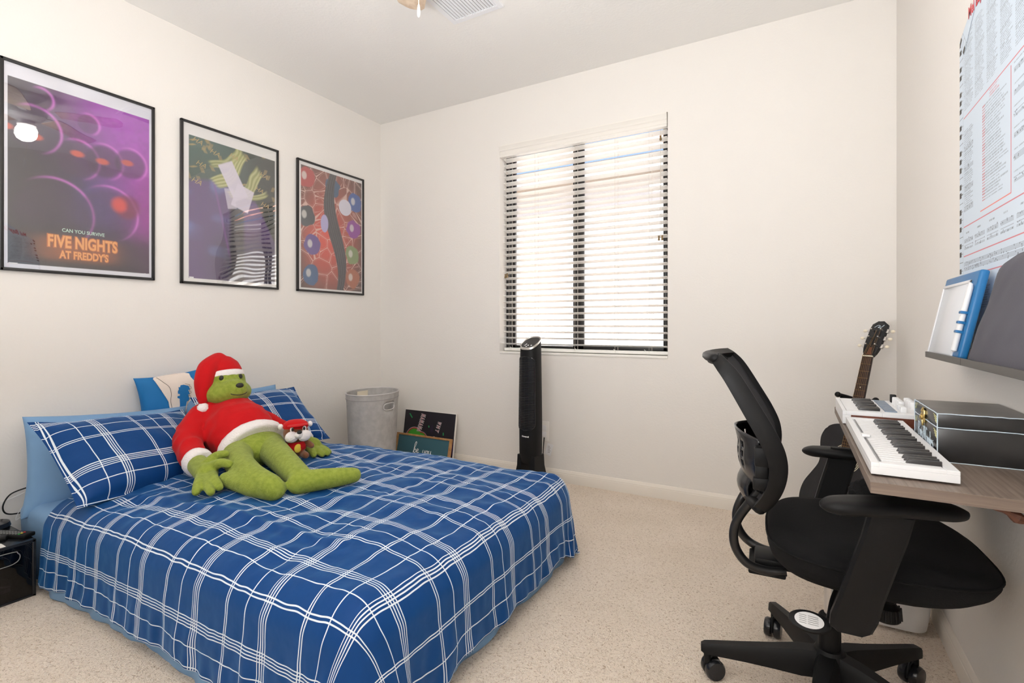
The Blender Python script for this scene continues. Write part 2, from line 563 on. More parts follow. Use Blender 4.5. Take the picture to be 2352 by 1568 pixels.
def rim(bm, x0, y0, x1, y1, z0, z1, wa, wb, wc, wd, bev=.001):
    """a rectangular border of four butted bars: widths at x0, x1, y0, y1"""
    box(bm, (x0, y0, z0), (x0 + wa, y1, z1), bev, 1)
    box(bm, (x1 - wb, y0, z0), (x1, y1, z1), bev, 1)
    box(bm, (x0 + wa, y0, z0), (x1 - wb, y0 + wc, z1), bev, 1)
    box(bm, (x0 + wa, y1 - wd, z0), (x1 - wb, y1, z1), bev, 1)
    return bm

def remeshed(bm, voxel, smooth=6, factor=0.5):
    """union of closed shapes in bm as one continuous smooth surface"""
    me = bpy.data.meshes.new('tmp')
    bmesh.ops.recalc_face_normals(bm, faces=bm.faces[:])
    bm.to_mesh(me); bm.free()
    o = bpy.data.objects.new('tmp', me)
    COL.objects.link(o)
    r = o.modifiers.new('r', 'REMESH'); r.mode = 'VOXEL'; r.voxel_size = voxel
    s = o.modifiers.new('s', 'SMOOTH'); s.iterations = smooth; s.factor = factor
    bpy.context.view_layer.update()
    dg = bpy.context.evaluated_depsgraph_get()
    res = bpy.data.meshes.new_from_object(o.evaluated_get(dg))
    bpy.data.objects.remove(o, do_unlink=True)
    bpy.data.meshes.remove(me)
    res.materials.clear()
    return res

def text(name, s, size, mtx, m, parent=None, depth=0.0004, align='LEFT', label=None, shear=0.0, bold=0.0, fit=None):
    """lettering as a thin mesh; local x = reading direction, y = up, z = out of the surface"""
    cu = bpy.data.curves.new('t', 'FONT')
    cu.body = s
    cu.size = size
    cu.align_x = align
    cu.shear = shear
    cu.extrude = depth
    cu.offset = bold
    cu.resolution_u = 3
    o = bpy.data.objects.new('t', cu)
    COL.objects.link(o)
    bpy.context.view_layer.update()
    dg = bpy.context.evaluated_depsgraph_get()
    me = bpy.data.meshes.new_from_object(o.evaluated_get(dg))
    bpy.data.objects.remove(o, do_unlink=True)
    if fit:
        xs = [v.co.x for v in me.vertices]; ys = [v.co.y for v in me.vertices]
        cx = (min(xs) + max(xs)) / 2
        kx = fit[0] / (max(xs) - min(xs)); ky = fit[1] / (max(ys) - min(ys))
        me.transform(Matrix.Diagonal((kx, ky, 1, 1)) @ Matrix.Translation((-cx, -min(ys), 0)))
    me.transform(mtx)
    me.materials.clear()
    r = link_mesh(name, me, m, parent, True, None, None)
    if label: r['label'] = label
    return r

def print_sheet(name, img, w, h, mtx, parent=None, m=None, loc=None, bend=None):
    """flat printed sheet: img[row from bottom, column] linear rgb, one vertex per pixel"""
    ny, nx = img.shape[:2]
    xs = np.linspace(0, w, nx); ys = np.linspace(0, h, ny)
    X, Y = np.meshgrid(xs, ys)
    Z = np.zeros_like(X) if bend is None else bend(X, Y)
    co = np.stack([X, Y, Z, np.ones_like(X)], -1).reshape(-1, 4) @ np.array(mtx).T
    idx = np.arange(nx * ny).reshape(ny, nx)
    q = np.stack([idx[:-1, :-1], idx[:-1, 1:], idx[1:, 1:], idx[1:, :-1]], -1).reshape(-1, 4)
    me = bpy.data.meshes.new(name)
    me.vertices.add(nx * ny)
    me.vertices.foreach_set('co', co[:, :3].astype(np.float32).ravel())
    me.loops.add(q.size)
    me.loops.foreach_set('vertex_index', q.astype(np.int32).ravel())
    me.polygons.add(len(q))
    me.polygons.foreach_set('loop_start', (np.arange(len(q)) * 4).astype(np.int32))
    me.update(calc_edges=True)
    at = me.color_attributes.new('ink', 'FLOAT_COLOR', 'POINT')
    rgba = np.concatenate([img.reshape(-1, 3), np.ones((nx * ny, 1))], 1)
    at.data.foreach_set('color', rgba.astype(np.float32).ravel())
    return link_mesh(name, me, m or M['paper'], parent, True, loc, 180)

def lin(r, g, b):
    return np.array([s2l(r), s2l(g), s2l(b)])

def nz(x, y, z=0.0):
    return noise.noise(Vector((x, y, z)))
# ------------------------------------------------------------------ the room
XL, XR, YF, YN, ZC = -3.03, 0.44, 3.14, -0.65, 2.74
WX0, WX1, WZ0, WZ1 = -1.870, -0.679, 0.868, 2.359      # window opening

def struct(name, bm, m, parent=None, angle=35):
    o = obj(name, bm, m, parent, angle=angle)
    if parent is None: o['kind'] = 'structure'
    return o

struct('floor', box(B(), (XL - .15, YN - .15, -.10), (XR + .15, YF + .18, 0)), M['carpet'])
struct('ceiling', box(B(), (XL - .15, YN - .15, ZC), (XR + .15, YF + .18, ZC + .12)), M['ceiling'])
struct('wall_left', box(B(), (XL - .15, YN - .15, 0), (XL, YF + .18, ZC)), M['wall'])
struct('wall_right', box(B(), (XR, YN - .15, 0), (XR + .15, YF + .18, ZC)), M['wall'])
struct('wall_near', box(B(), (XL, YN - .15, 0), (XR, YN, ZC)), M['wall'])
bm = B()
box(bm, (XL, YF, 0), (WX0, YF + .18, ZC))
box(bm, (WX1, YF, 0), (XR, YF + .18, ZC))
box(bm, (WX0, YF, 0), (WX1, YF + .18, WZ0))
box(bm, (WX0, YF, WZ1), (WX1, YF + .18, ZC))
struct('wall_far', bm, M['wall'])

def baseboard(name, a, b, nrm, h=0.082):
    """moulded skirting from a to b with room-side normal nrm"""
    a, b, n = Vector(a), Vector(b), Vector(nrm)
    prof = [(0, 0), (.013, 0), (.013, .048), (.0115, .053), (.0115, .056), (.0095, .060), (.0095, .064), (.006, .072), (.003, .080), (0, .083)]
    bm = B()
    rings = [[p + n * d + Vector((0, 0, z)) for d, z in prof] for p in (a, b)]
    loft(bm, rings)
    return struct(name, bm, M['trim'], angle=20)
baseboard('baseboard_far', (XL, YF - .0005, 0), (XR, YF - .0005, 0), (0, -1, 0))
baseboard('baseboard_right', (XR - .0005, YN, 0), (XR - .0005, YF, 0), (-1, 0, 0))
baseboard('baseboard_left', (XL + .0005, YN, 0), (XL + .0005, YF, 0), (1, 0, 0))

# ------------------------------------------------------------------ window
win = empty('window_1', (WX0, YF + .12, WZ0), None, None)
win['kind'] = 'structure'
bm = B()
fy0, fy1 = YF + .095, YF + .155
ft = .028
box(bm, (WX0, fy0, WZ0), (WX0 + ft + .012, fy1, WZ1), .002)
box(bm, (WX1 - ft, fy0, WZ0), (WX1, fy1, WZ1), .002)
box(bm, (WX0 + ft + .012, fy0, WZ0), (WX1 - ft, fy1, WZ0 + ft), .002)
box(bm, (WX0 + ft + .012, fy0, WZ1 - ft), (WX1 - ft, fy1, WZ1), .002)
obj('window_frame', bm, M['bronze'], win)
xm = -1.305
bm = B()
box(bm, (xm - .045, fy0 + .028, WZ0 + ft), (xm + .0, fy1 - .004, WZ1 - ft), .003)
box(bm, (WX0 + .04, fy0 + .028, WZ0 + ft), (WX0 + .06, fy1 - .004, WZ1 - ft), .003)
box(bm, (WX0 + .04, fy0 + .028, WZ0 + ft), (xm, fy1 - .004, WZ0 + ft + .018), .003)
box(bm, (WX0 + .04, fy0 + .028, WZ1 - ft - .018), (xm, fy1 - .004, WZ1 - ft), .003)
obj('window_sash', bm, M['bronze'], win)
bm = B()
box(bm, (xm + .0, fy0 + .004, WZ0 + ft), (xm + .045, fy0 + .026, WZ1 - ft), .003)
box(bm, (WX1 - ft - .022, fy0 + .004, WZ0 + ft), (WX1 - ft, fy0 + .026, WZ1 - ft), .003)
box(bm, (xm, fy0 + .004, WZ0 + ft), (WX1 - ft, fy0 + .026, WZ0 + ft + .026), .003)
box(bm, (xm, fy0 + .004, WZ1 - ft - .02), (WX1 - ft, fy0 + .026, WZ1 - ft), .003)
obj('window_sash', bm, M['bronze'], win)
obj('glass_pane', box(B(), (WX0 + .055, fy0 + .040, WZ0 + ft + .015), (xm - .04, fy0 + .0401, WZ1 - ft - .015)), M['pane'], win)
obj('glass_pane', box(B(), (xm + .04, fy0 + .015, WZ0 + ft + .02), (WX1 - ft - .02, fy0 + .0152, WZ1 - ft - .015)), M['pane'], win)
obj('window_sill', box(B(), (WX0, YF - .006, WZ0 - .012), (WX1, YF + .10, WZ0 + .004), .003), M['sill'], win)

# ------------------------------------------------------------------ venetian blind in the opening
bl = empty('window_blind', (-1.2745, YF + .04, WZ0), 'white horizontal slat blind with moulded valance filling the window', 'blind')
bm = B()
prof = [(0.034, 2.272), (-.006, 2.272), (-.008, 2.285), (-.004, 2.292), (-.004, 2.312), (-.009, 2.318), (-.009, 2.326), (-.014, 2.336), (-.020, 2.346), (-.020, 2.354), (.034, 2.354)]
loft(bm, [[Vector((x, YF + d, z)) for d, z in prof] for x in (WX0 + .004, WX1 - .004)])
obj('valance', bm, M['valance'], bl, angle=25)
obj('head_rail', box(B(), (WX0 + .01, YF + .036, 2.296), (WX1 - .01, YF + .085, 2.35), .003), M['slat'], bl)
tilt = math.radians(13)
zs = np.linspace(2.262, .925, 32)
base_slat = None
for i, z in enumerate(zs):
    if base_slat is None:
        bm = B()
        n = 8
        top = []; bot = []
        for k in range(n + 1):
            d = -.025 + .05 * k / n
            c = .0016 * (1 - (d / .025) ** 2)
            top.append((d, c + .0014)); bot.append((d, c - .0014))
        ring = top + bot[::-1]
        def put(x, d, c):
            # room edge (negative d) is tipped up
            return Vector((x, d * math.cos(tilt) - c * math.sin(tilt) * -1 * 0, -d * math.sin(tilt) + c))
        loft(bm, [[put(x, d, c) for d, c in ring] for x in (-.583, .583)])
        base_slat = obj('slat', bm, M['slat'], bl, world=False, angle=40)
        base_slat.location = (0, .018, z - WZ0)
    else:
        s = base_slat.copy(); COL.objects.link(s); s.parent = bl
        s.location = (0, .018, z - WZ0)
obj('bottom_rail', box(B(), (WX0 + .018, YF + .034, .876), (WX1 - .006, YF + .084, .897), .004), M['slat'], bl)
for x in (-1.81, -1.60, -1.30, -1.02, -.80):
    bm = B()
    for y in (YF + .0325, YF + .0835):
        tube(bm, [(x, y, 2.30), (x, y, .885)], .0008, 5)
    tube(bm, [(x + .012, YF + .060, 2.30), (x + .012, YF + .060, .885)], .0008, 5)
    obj('ladder_cord', bm, M['cord'], bl)
for x in (-1.80, -1.58, -1.30, -1.03, -.83):
    bm = B()
    tube(bm, catmull([(x, YF + .03, .905), (x + .012, YF + .026, .897), (x + .010, YF + .026, .885), (x, YF + .028, .878)], 5), .0015, 6)
    obj('cord_loop', bm, M['slat'], bl)
def tassel(x, z, parent=None):
    bm = B()
    lathe(bm, [(.002, 0), (.0065, -.002), (.0045, -.012), (.0075, -.026), (.006, -.031), (.002, -.032)], 12, (x, YF + .022, z))
    return obj('tassel', bm, M['tassel'], bl)
bm = B()
for x in (-.732, -.722, -.727):
    tube(bm, [(-.727, YF + .022, 2.29), (-.727, YF + .022, 2.2), (x, YF + .022, 1.60)], .0008, 5)
obj('lift_cord', bm, M['cord'], bl)
tassel(-.727, 2.232); tassel(-.737, 1.615); tassel(-.717, 1.615)
bm = B()
for x in (-1.835, -1.823):
    tube(bm, [(-1.829, YF + .022, 2.28), (x, YF + .022, 1.43)], .0008, 5)
obj('tilt_cord', bm, M['cord'], bl)
tassel(-1.835, 1.432); tassel(-1.820, 1.436)

# ------------------------------------------------------------------ the neighbouring house seen through the slats
nb = empty('neighbour_house', (-1.0, 6.2, -.2), 'pale stucco house next door with tiled roof, seen through the blind', 'house')
NY = 5.6
obj('stucco_wall', box(B(), (-8, NY, -.3), (8, NY + .2, 2.78)), M['stucco'], nb)
bm = B()
box(bm, (-8, NY - .27, 2.72), (8, NY - .23, 2.88), .004)
box(bm, (-8, NY - .25, 2.74), (8, NY, 2.78))
obj('fascia', bm, M['fascia'], nb)
bm = B()
# barrel tile courses, a stepped and corrugated slope
rows = 9
for r in range(rows):
    y0 = NY - .31 + r * .30; z0 = 2.90 + r * .12
    ring = []
    n = 200
    up0 = [Vector((-4 + 8 * k / n, y0, z0 + .045 + .045 * math.sin(2 * PI * 8 * k / n * 3))) for k in range(n + 1)]
    up1 = [Vector((-4 + 8 * k / n, y0 + .34, z0 + .136 + .035 + .045 * math.sin(2 * PI * 8 * k / n * 3))) for k in range(n + 1)]
    lo0 = [Vector((p.x, p.y, z0)) for p in up0]
    a = [bm.verts.new(p) for p in lo0]; b = [bm.verts.new(p) for p in up0]; c = [bm.verts.new(p) for p in up1]
    for k in range(n):
        bm.faces.new((a[k], a[k + 1], b[k + 1], b[k])); bm.faces.new((b[k], b[k + 1], c[k + 1], c[k]))
obj('roof', bm, M['rooftile'], nb, angle=60)
struct('ground_outside', box(B(), (-9, YF + .18, -.3), (9, 9.5, -.12)), M['dirt'])

# ------------------------------------------------------------------ ceiling vent
vx0, vx1, vy1, vy0 = -1.655, -1.335, 2.285, 1.93
vent = empty('ceiling_vent', ((vx0 + vx1) / 2, (vy0 + vy1) / 2, ZC), 'white slatted air vent in the ceiling', 'vent')
bm = B()
w = .028
z0 = ZC - .010
for lo, hi in (((vx0, vy0), (vx0 + w, vy1)), ((vx1 - w, vy0), (vx1, vy1)), ((vx0 + w, vy0), (vx1 - w, vy0 + w)), ((vx0 + w, vy1 - w), (vx1 - w, vy1))):
    box(bm, (lo[0], lo[1], z0), (hi[0], hi[1], ZC), .001, 1)
obj('vent_frame', bm, M['ventwhite'], vent)
obj('vent_backing', box(B(), (vx0 + w, vy0 + w, ZC - .002), (vx1 - w, vy1 - w, ZC - .0005)), M['ventdark'], vent)
s0 = None
for k in range(15):
    x = vx0 + w + .010 + k * (vx1 - vx0 - 2 * w - .018) / 14
    if s0 is None:
        s0 = obj('vent_slat', box(B(), (-.0010, vy0 + w, -.0055), (.0010, vy1 - w, .0055), 0, rot=Matrix.Rotation(math.radians(30), 3, 'Y')), M['ventwhite'], vent, world=False)
        s0.data.transform(Matrix.Translation((0, -OFF[vent.name].y, 0)))
        s0.location = (x - OFF[vent.name].x, 0, -.008)
    else:
        s = s0.copy(); COL.objects.link(s); s.parent = vent
        s.location = (x - OFF[vent.name].x, 0, -.008)

# ------------------------------------------------------------------ ceiling fan with its lit lamp
FX, FY = -1.2, 1.44
fan = empty('ceiling_fan', (FX, FY, ZC), 'pale wood bladed ceiling fan with a lit lamp', 'ceiling fan')
bm = B()
lathe(bm, [(.002, ZC), (.075, ZC), (.078, ZC - .02), (.05, ZC - .05), (.035, ZC - .06), (.035, ZC - .09), (.09, ZC - .10), (.105, ZC - .13), (.105, ZC - .18), (.085, ZC - .205), (.05, ZC - .215), (.045, ZC - .235), (.06, ZC - .24), (.06, ZC - .25), (.002, ZC - .25)], 32, (FX, FY, 0))
obj('motor_housing', bm, M['white'], fan)
bm = B()
lathe(bm, [(.03, ZC - .25), (.056, ZC - .258), (.068, ZC - .276), (.070, ZC - .300), (.060, ZC - .328), (.036, ZC - .346), (.002, ZC - .352)], 28, (FX, FY, 0))
obj('lamp_globe', bm, M['lampglass'], fan)
for k in range(5):
    ang = math.radians(134 + 72 * k)
    mt = Matrix.Translation((FX, FY, ZC - .163)) @ Matrix.Rotation(ang, 4, 'Z') @ Matrix.Rotation(math.radians(10), 4, 'X')
    out = [(.17, -.050), (.30, -.062), (.50, -.068), (.555, -.066), (.575, -.055), (.588, -.02), (.592, 0), (.588, .02), (.575, .055), (.555, .066), (.50, .068), (.30, .062), (.17, .050)]
    bm = B()
    prism(bm, out, mt, .006, .001)
    bd = obj('blade', bm, M['fanwood'], fan)
    bm = B()
    box(bm, (.09, -.02, .004), (.22, .02, .012), .003)
    bmesh.ops.transform(bm, matrix=mt, verts=bm.verts[:])
    obj('blade_bracket', bm, M['white'], bd)
bm = B()
tube(bm, [(FX - .006, FY + .004, ZC - .25), (FX - .006, FY + .004, 2.235)], .0013, 6)
for k in range(40):
    ball(bm, (FX - .006, FY + .004, ZC - .40 - k * .0026), .0018, 6, 4)
ch = obj('pull_chain', bm, M['bone'], fan)
bm = B()
lathe(bm, [(.001, 2.238), (.003, 2.236), (.0055, 2.222), (.0065, 2.208), (.0062, 2.198), (.003, 2.190), (.001, 2.189)], 12, (FX - .006, FY + .004, 0))
obj('chain_knob', bm, M['white'], ch)
# ------------------------------------------------------------------ framed posters on the left wall
def blobs(nx, ny):
    x = (np.arange(nx) + .5) / nx; y = (np.arange(ny) + .5) / ny
    return np.meshgrid(x, y)

def smooth(a, b, v):
    t = np.clip((v - a) / (b - a), 0, 1)
    return t * t * (3 - 2 * t)

def mixc(img, c, k):
    k = np.clip(k, 0, 1)[..., None]
    return img * (1 - k) + np.array(c) * k

def vnoise(nx, ny, sx, sy, seed):
    rs = np.random.RandomState(seed)
    g = rs.rand(sy + 3, sx + 3)
    xs = np.linspace(0, sx, nx); ys = np.linspace(0, sy, ny)
    X, Y = np.meshgrid(xs, ys)
    xi = X.astype(int); yi = Y.astype(int); fx = X - xi; fy = Y - yi
    fx = fx * fx * (3 - 2 * fx); fy = fy * fy * (3 - 2 * fy)
    return (g[yi, xi] * (1 - fx) * (1 - fy) + g[yi, xi + 1] * fx * (1 - fy) + g[yi + 1, xi] * (1 - fx) * fy + g[yi + 1, xi + 1] * fx * fy)

def bordered(img, l, r, b, t, paper):
    ny, nx = img.shape[:2]
    x = np.arange(nx) / nx; y = np.arange(ny) / ny
    X, Y = np.meshgrid(x, y)
    out = (X < l) | (X > 1 - r) | (Y < b) | (Y > 1 - t)
    img[out] = paper
    return img

def art_purple():
    nx, ny = 200, 300
    X, Y = blobs(nx, ny)
    img = np.zeros((ny, nx, 3)) + lin(34, 26, 40)
    img = mixc(img, lin(70, 34, 92), smooth(.15, .75, X * .7 + Y * .55 - .2))
    img = mixc(img, lin(160, 66, 178), smooth(.75, 1.35, X * .9 + Y * .75))
    img = mixc(img, lin(150, 36, 140), .8 * np.exp(-(((X - .98) / .22) ** 2 + ((Y - .38) / .28) ** 2)))
    img = mixc(img, lin(44, 36, 48), .8 * smooth(.75, 1, Y) * smooth(.62, .2, X))
    img = mixc(img, lin(84, 72, 150), .6 * np.exp(-(((X - .62) / .18) ** 2 + ((Y - .36) / .16) ** 2)))
    # soft overlapping round stage-light discs
    for cx, cy, r, k in ((.18, .70, .17, .5), (.45, .60, .15, .6), (.63, .62, .14, .7), (.82, .64, .13, .6), (.30, .30, .26, .35), (.66, .34, .22, .5), (.52, .80, .08, .5), (.22, .86, .08, .4)):
        d = np.hypot(X - cx, (Y - cy) * 1.45)
        img = mixc(img, lin(58, 30, 66), k * smooth(r, r * .75, d))
        ang = np.arctan2((Y - cy), X - cx)
        img = mixc(img, lin(205, 110, 205), .75 * np.exp(-((d - r) / .010) ** 2) * smooth(-.4, .9, np.cos(ang - .6)))
    for cx, cy in ((.02, .685), (.19, .665), (.45, .63), (.62, .62), (.80, .645)):
        d = np.hypot((X - cx) / .055, (Y - cy) / .020)
        img = mixc(img, lin(205, 84, 60), .85 * smooth(1.1, .5, d))
    d = np.hypot((X - .80), (Y - .395) * 1.45)
    img = mixc(img, lin(120, 24, 70), .8 * smooth(.12, .07, d))
    img = mixc(img, lin(220, 70, 60), .8 * smooth(.08, .03, np.hypot(X - .74, (Y - .40) * 1.4)))
    img = mixc(img, lin(28, 24, 32), .75 * smooth(.30, .16, Y))
    img = mixc(img, lin(250, 140, 60), .8 * np.exp(-(((X - .46) / .27) ** 4 + ((Y - .125) / .062) ** 4)) * .35)
    img *= (.92 + .16 * vnoise(nx, ny, 30, 45, 2))[..., None]
    return bordered(img, .035, .035, .028, .075, lin(226, 226, 236))

def art_violet():
    nx, ny = 200, 300
    X, Y = blobs(nx, ny)
    img = np.zeros((ny, nx, 3)) + lin(34, 52, 44)
    img = mixc(img, lin(74, 104, 98), .8 * smooth(.9, .2, X) * smooth(.45, .95, Y))
    img = mixc(img, lin(26, 30, 28), .8 * smooth(.4, 1.0, X))
    # ochre brush flecks
    rs = np.random.RandomState(5)
    for _ in range(34):
        cx, cy = rs.rand(), .60 + .36 * rs.rand()
        a = rs.choice([.4, 1.2, -1.0, 1.9])
        for o in range(3):
            px = (X - cx - o * .012) * math.cos(a) + (Y - cy) * 1.5 * math.sin(a)
            py = -(X - cx - o * .012) * math.sin(a) + (Y - cy) * 1.5 * math.cos(a)
            img = mixc(img, lin(172, 146, 92), .55 * smooth(.034, .02, np.abs(px)) * smooth(.007, .003, np.abs(py)))
    # abstract violet hill shapes with blue folds
    n1 = vnoise(nx, ny, 6, 14, 3)
    hill = smooth(.0, .04, .64 + .05 * np.sin(X * 5) - .9 * np.clip(np.abs(X - .40) - .34, 0, 1) ** 1.2 * 1.6 - Y)
    img = mixc(img, lin(84, 56, 112), hill)
    img = mixc(img, lin(104, 116, 176), hill * smooth(.5, .85, n1) * smooth(.75, .1, X) * .9)
    img = mixc(img, lin(44, 44, 62), hill * smooth(.5, .15, Y) * smooth(.1, .55, X) * .9)
    img = mixc(img, lin(122, 72, 146), hill * smooth(.02, .0, np.abs(X - .34 - (.55 - Y) * .35)) * .6)
    img = mixc(img, lin(36, 34, 46), hill * smooth(.10, .05, np.abs(X - .54)) * smooth(.60, .50, Y))
    # olive sweeps and pale overlapping panels
    n2 = vnoise(nx, ny, 9, 9, 8)
    for (x0, y0, x1, y1, w, k) in ((.30, .66, .62, .90, .075, .9), (.46, .60, .82, .80, .06, .8), (.26, .78, .58, .93, .045, .7), (.60, .62, .86, .70, .035, .7)):
        L = math.hypot(x1 - x0, (y1 - y0) * 1.5); ux, uy = (x1 - x0) / L, (y1 - y0) * 1.5 / L
        a = (X - x0) * ux + (Y - y0) * 1.5 * uy; b = -(X - x0) * uy + (Y - y0) * 1.5 * ux + .05 * np.sin(a * 9) + .05 * (n2 - .5)
        m = smooth(w, w * .7, np.abs(b)) * smooth(-.02, .03, a) * smooth(L + .02, L - .05, a)
        img = mixc(img, lin(150, 152, 84), m * k)
        img = mixc(img, lin(206, 206, 152), m * k * (.5 + .5 * np.sin(b * 190 + n2 * 5)) * .7)
    for (cx, cy, hw, hh, t, k) in ((.50, .70, .085, .13, .5, .9), (.60, .60, .10, .085, -.3, .85), (.47, .58, .05, .07, .2, .6)):
        px = (X - cx) * math.cos(t) + (Y - cy) * 1.5 * math.sin(t); py = -(X - cx) * math.sin(t) + (Y - cy) * 1.5 * math.cos(t)
        m = smooth(1.0, .9, np.abs(px) / hw) * smooth(1.0, .9, np.abs(py) / (hh * 1.5))
        img = mixc(img, lin(214, 206, 222), m * k)
    return bordered(img, .065, .035, .030, .080, lin(232, 230, 228))

def art_red():
    nx, ny = 200, 300
    X, Y = blobs(nx, ny)
    img = np.zeros((ny, nx, 3)) + lin(134, 70, 58)
    img = mixc(img, lin(214, 66, 50), np.exp(-(((X - .42) / .32) ** 2 + ((Y - .43) / .28) ** 2)))
    img = mixc(img, lin(78, 46, 44), smooth(.5, .95, np.hypot((X - .5) * 1.1, Y - .5) * 1.35))
    # pale cracked-glaze cell lines
    rs = np.random.RandomState(11)
    pts = np.stack([rs.rand(70), rs.rand(70)], 1)
    asp = 1.5
    dd = np.stack([np.hypot(X - p[0], (Y - p[1]) * asp) for p in pts], 0)
    ds = np.sort(dd, 0)
    ids = np.argmin(dd, 0)
    img = mixc(img, lin(222, 188, 176), .8 * smooth(.010, .004, ds[1] - ds[0]))
    img = mixc(img, lin(206, 160, 148), .5 * smooth(.006, .002, np.abs(ds[1] - ds[0] - .03)))
    for cx, cy, c in ((.12, .88, (176, 60, 60)), (.50, .86, (52, 84, 116)), (.86, .78, (52, 88, 160)), (.12, .58, (52, 56, 66)), (.84, .55, (140, 48, 150)), (.20, .36, (92, 66, 140)), (.82, .33, (128, 146, 96)), (.18, .13, (44, 84, 130)), (.82, .13, (170, 96, 66))):
        k = np.argmin(np.hypot(pts[:, 0] - cx, (pts[:, 1] - cy) * asp))
        blob = np.hypot((X - cx) / .12, (Y - cy) / .085) + .25 * (vnoise(nx, ny, 18, 26, int(cx * 90)) - .5)
        img = mixc(img, lin(*c), smooth(1.0, .88, blob))
        img = mixc(img, lin(224, 220, 214), .7 * smooth(.36, .2, np.hypot((X - cx + .03) / .12, (Y - cy - .01) / .11)))
    # a dark wavy ribbon and a small pale moon
    d = np.abs(X - .55 - .10 * np.sin(Y * 5.5 + .6)) - (.045 + .05 * np.sin(Y * 3.1) ** 2)
    col = smooth(.012, .0, d)
    img = mixc(img, lin(42, 40, 48), col)
    img = mixc(img, lin(92, 90, 102), col * smooth(.3, .8, np.sin((X - .10 * np.sin(Y * 5.5 + .6)) * 190)) * .5)
    d = np.hypot((X - .70) / .105, (Y - .72) / .070)
    img = mixc(img, lin(216, 212, 226), smooth(1.0, .92, d))
    d = np.hypot((X - .38) / .06, (Y - .55) / .075)
    img = mixc(img, lin(176, 168, 212), smooth(1.0, .9, d))
    return bordered(img, .045, .028, .022, .035, lin(232, 230, 230))

PZ0, PZ1 = 1.298, 2.232
def framed(y0, y1, art, label, z0=PZ0, z1=PZ1):
    p = empty('framed_poster', (XL, (y0 + y1) / 2, z0), label, 'framed poster', group='framed posters on the left wall')
    bm = B()
    t, d = .014, .020
    for lo, hi in (((y0, z0), (y0 + t, z1)), ((y1 - t, z0), (y1, z1)), ((y0, z0), (y1, z0 + t)), ((y0, z1 - t), (y1, z1))):
        box(bm, (XL + .001, lo[0], lo[1]), (XL + d, hi[0], hi[1]), .003)
    obj('frame', bm, M['frame'], p)
    mt = frame_mtx((XL + .010, y0 + .008, z0 + .008), (0, 1, 0), (0, 0, 1), (1, 0, 0))
    sh = print_sheet('print', art(), y1 - y0 - .016, z1 - z0 - .016, mt, p)
    gz = obj('glazing', box(B(), (XL + .0145, y0 + .010, z0 + .010), (XL + .0146, y1 - .010, z1 - .010)), M['glazing'], p)
    return p, sh

p1, sh1 = framed(.815, 1.424, art_purple, 'framed dark purple film poster with orange title lettering on the left wall', 1.301, 2.234)
M['ink_orange'] = mat('orange_ink', (0.82, 0.36, 0.11, 1), 0.6)
M['ink_rust'] = mat('rust_ink', (0.52, 0.14, 0.03, 1), 0.6)
M['ink_mint'] = mat('mint_ink', (0.50, 0.72, 0.60, 1), 0.6)
M['ink_white'] = mat('white_ink', (0.75, 0.75, 0.78, 1), 0.6)
M['ink_ochre'] = mat('ochre_ink', rgb(176, 150, 96), 0.6)
def ptext2(s, y, z, mm, bold, dx, fit):
    return text('title_lettering', s, .06, frame_mtx((XL + .0112 + dx, y, z), (0, 1, 0), (0, 0, 1), (1, 0, 0)), mm, sh1, .0001, 'CENTER', bold=bold, fit=fit)
ptext2('CAN YOU SURVIVE', 1.115, 1.502, M['ink_mint'], .0010, 0, (.168, .017))
ptext2('FIVE NIGHTS', 1.116, 1.422, M['ink_rust'], .0050, 0, (.282, .066))
ptext2('FIVE NIGHTS', 1.116, 1.426, M['ink_orange'], .0016, .0006, (.274, .058))
ptext2("AT FREDDY'S", 1.118, 1.373, M['ink_rust'], .0050, 0, (.200, .045))
ptext2("AT FREDDY'S", 1.118, 1.3765, M['ink_orange'], .0016, .0006, (.193, .038))
p2, sh2 = framed(1.556, 2.172, art_violet, 'framed green and violet poster hung between the other two posters', 1.297, 2.228)
for s, y, z in (('HA', 1.645, 2.115), ('HA', 1.745, 2.075), ('HA', 1.665, 1.985), ('HA', 1.64, 1.88), ('HA', 2.03, 1.92), ('HA', 2.06, 2.02), ('HA', 1.86, 2.085), ('HA', 2.07, 1.83)):
    text('brush_lettering', s, .042, frame_mtx((XL + .0112, y, z), (0, .96, -.28), (0, .28, .96), (1, 0, 0)), M['ink_ochre'], sh2, .0001, 'CENTER', shear=.3)
p3, sh3 = framed(2.316, 2.936, art_red, 'framed brick-red poster with pale web lines, nearest the room corner', 1.299, 2.226)
bm = B()
for yy in (.845,): box(bm, (XL + .0105, yy, 1.330), (XL + .0112, yy + .030, 1.338))
for yy in (1.375, 1.392): box(bm, (XL + .0105, yy, 1.330), (XL + .0112, yy + .009, 1.336))
obj('printer_marks', bm, M['ink_white'], sh1)
obj('printer_marks', box(B(), (XL + .0105, 1.604, 1.330), (XL + .0112, 1.628, 1.339)), M['ink_white'], sh2)
# ------------------------------------------------------------------ bed: mattress, comforter, pillows
def grid_mesh(name, co, uv=None, closed_u=False):
    """co[nv, nu, 3] -> quad mesh with uv map"""
    nv, nu = co.shape[:2]
    idx = np.arange(nu * nv).reshape(nv, nu)
    q = np.stack([idx[:-1, :-1], idx[:-1, 1:], idx[1:, 1:], idx[1:, :-1]], -1).reshape(-1, 4)
    me = bpy.data.meshes.new(name)
    me.from_pydata([tuple(p) for p in co.reshape(-1, 3)], [], [tuple(int(i) for i in f) for f in q])
    if uv is not None:
        l = me.uv_layers.new(name='UVMap')
        f = uv.reshape(-1, 2)[q.ravel()]
        l.data.foreach_set('uv', f.astype(np.float32).ravel())
    return me

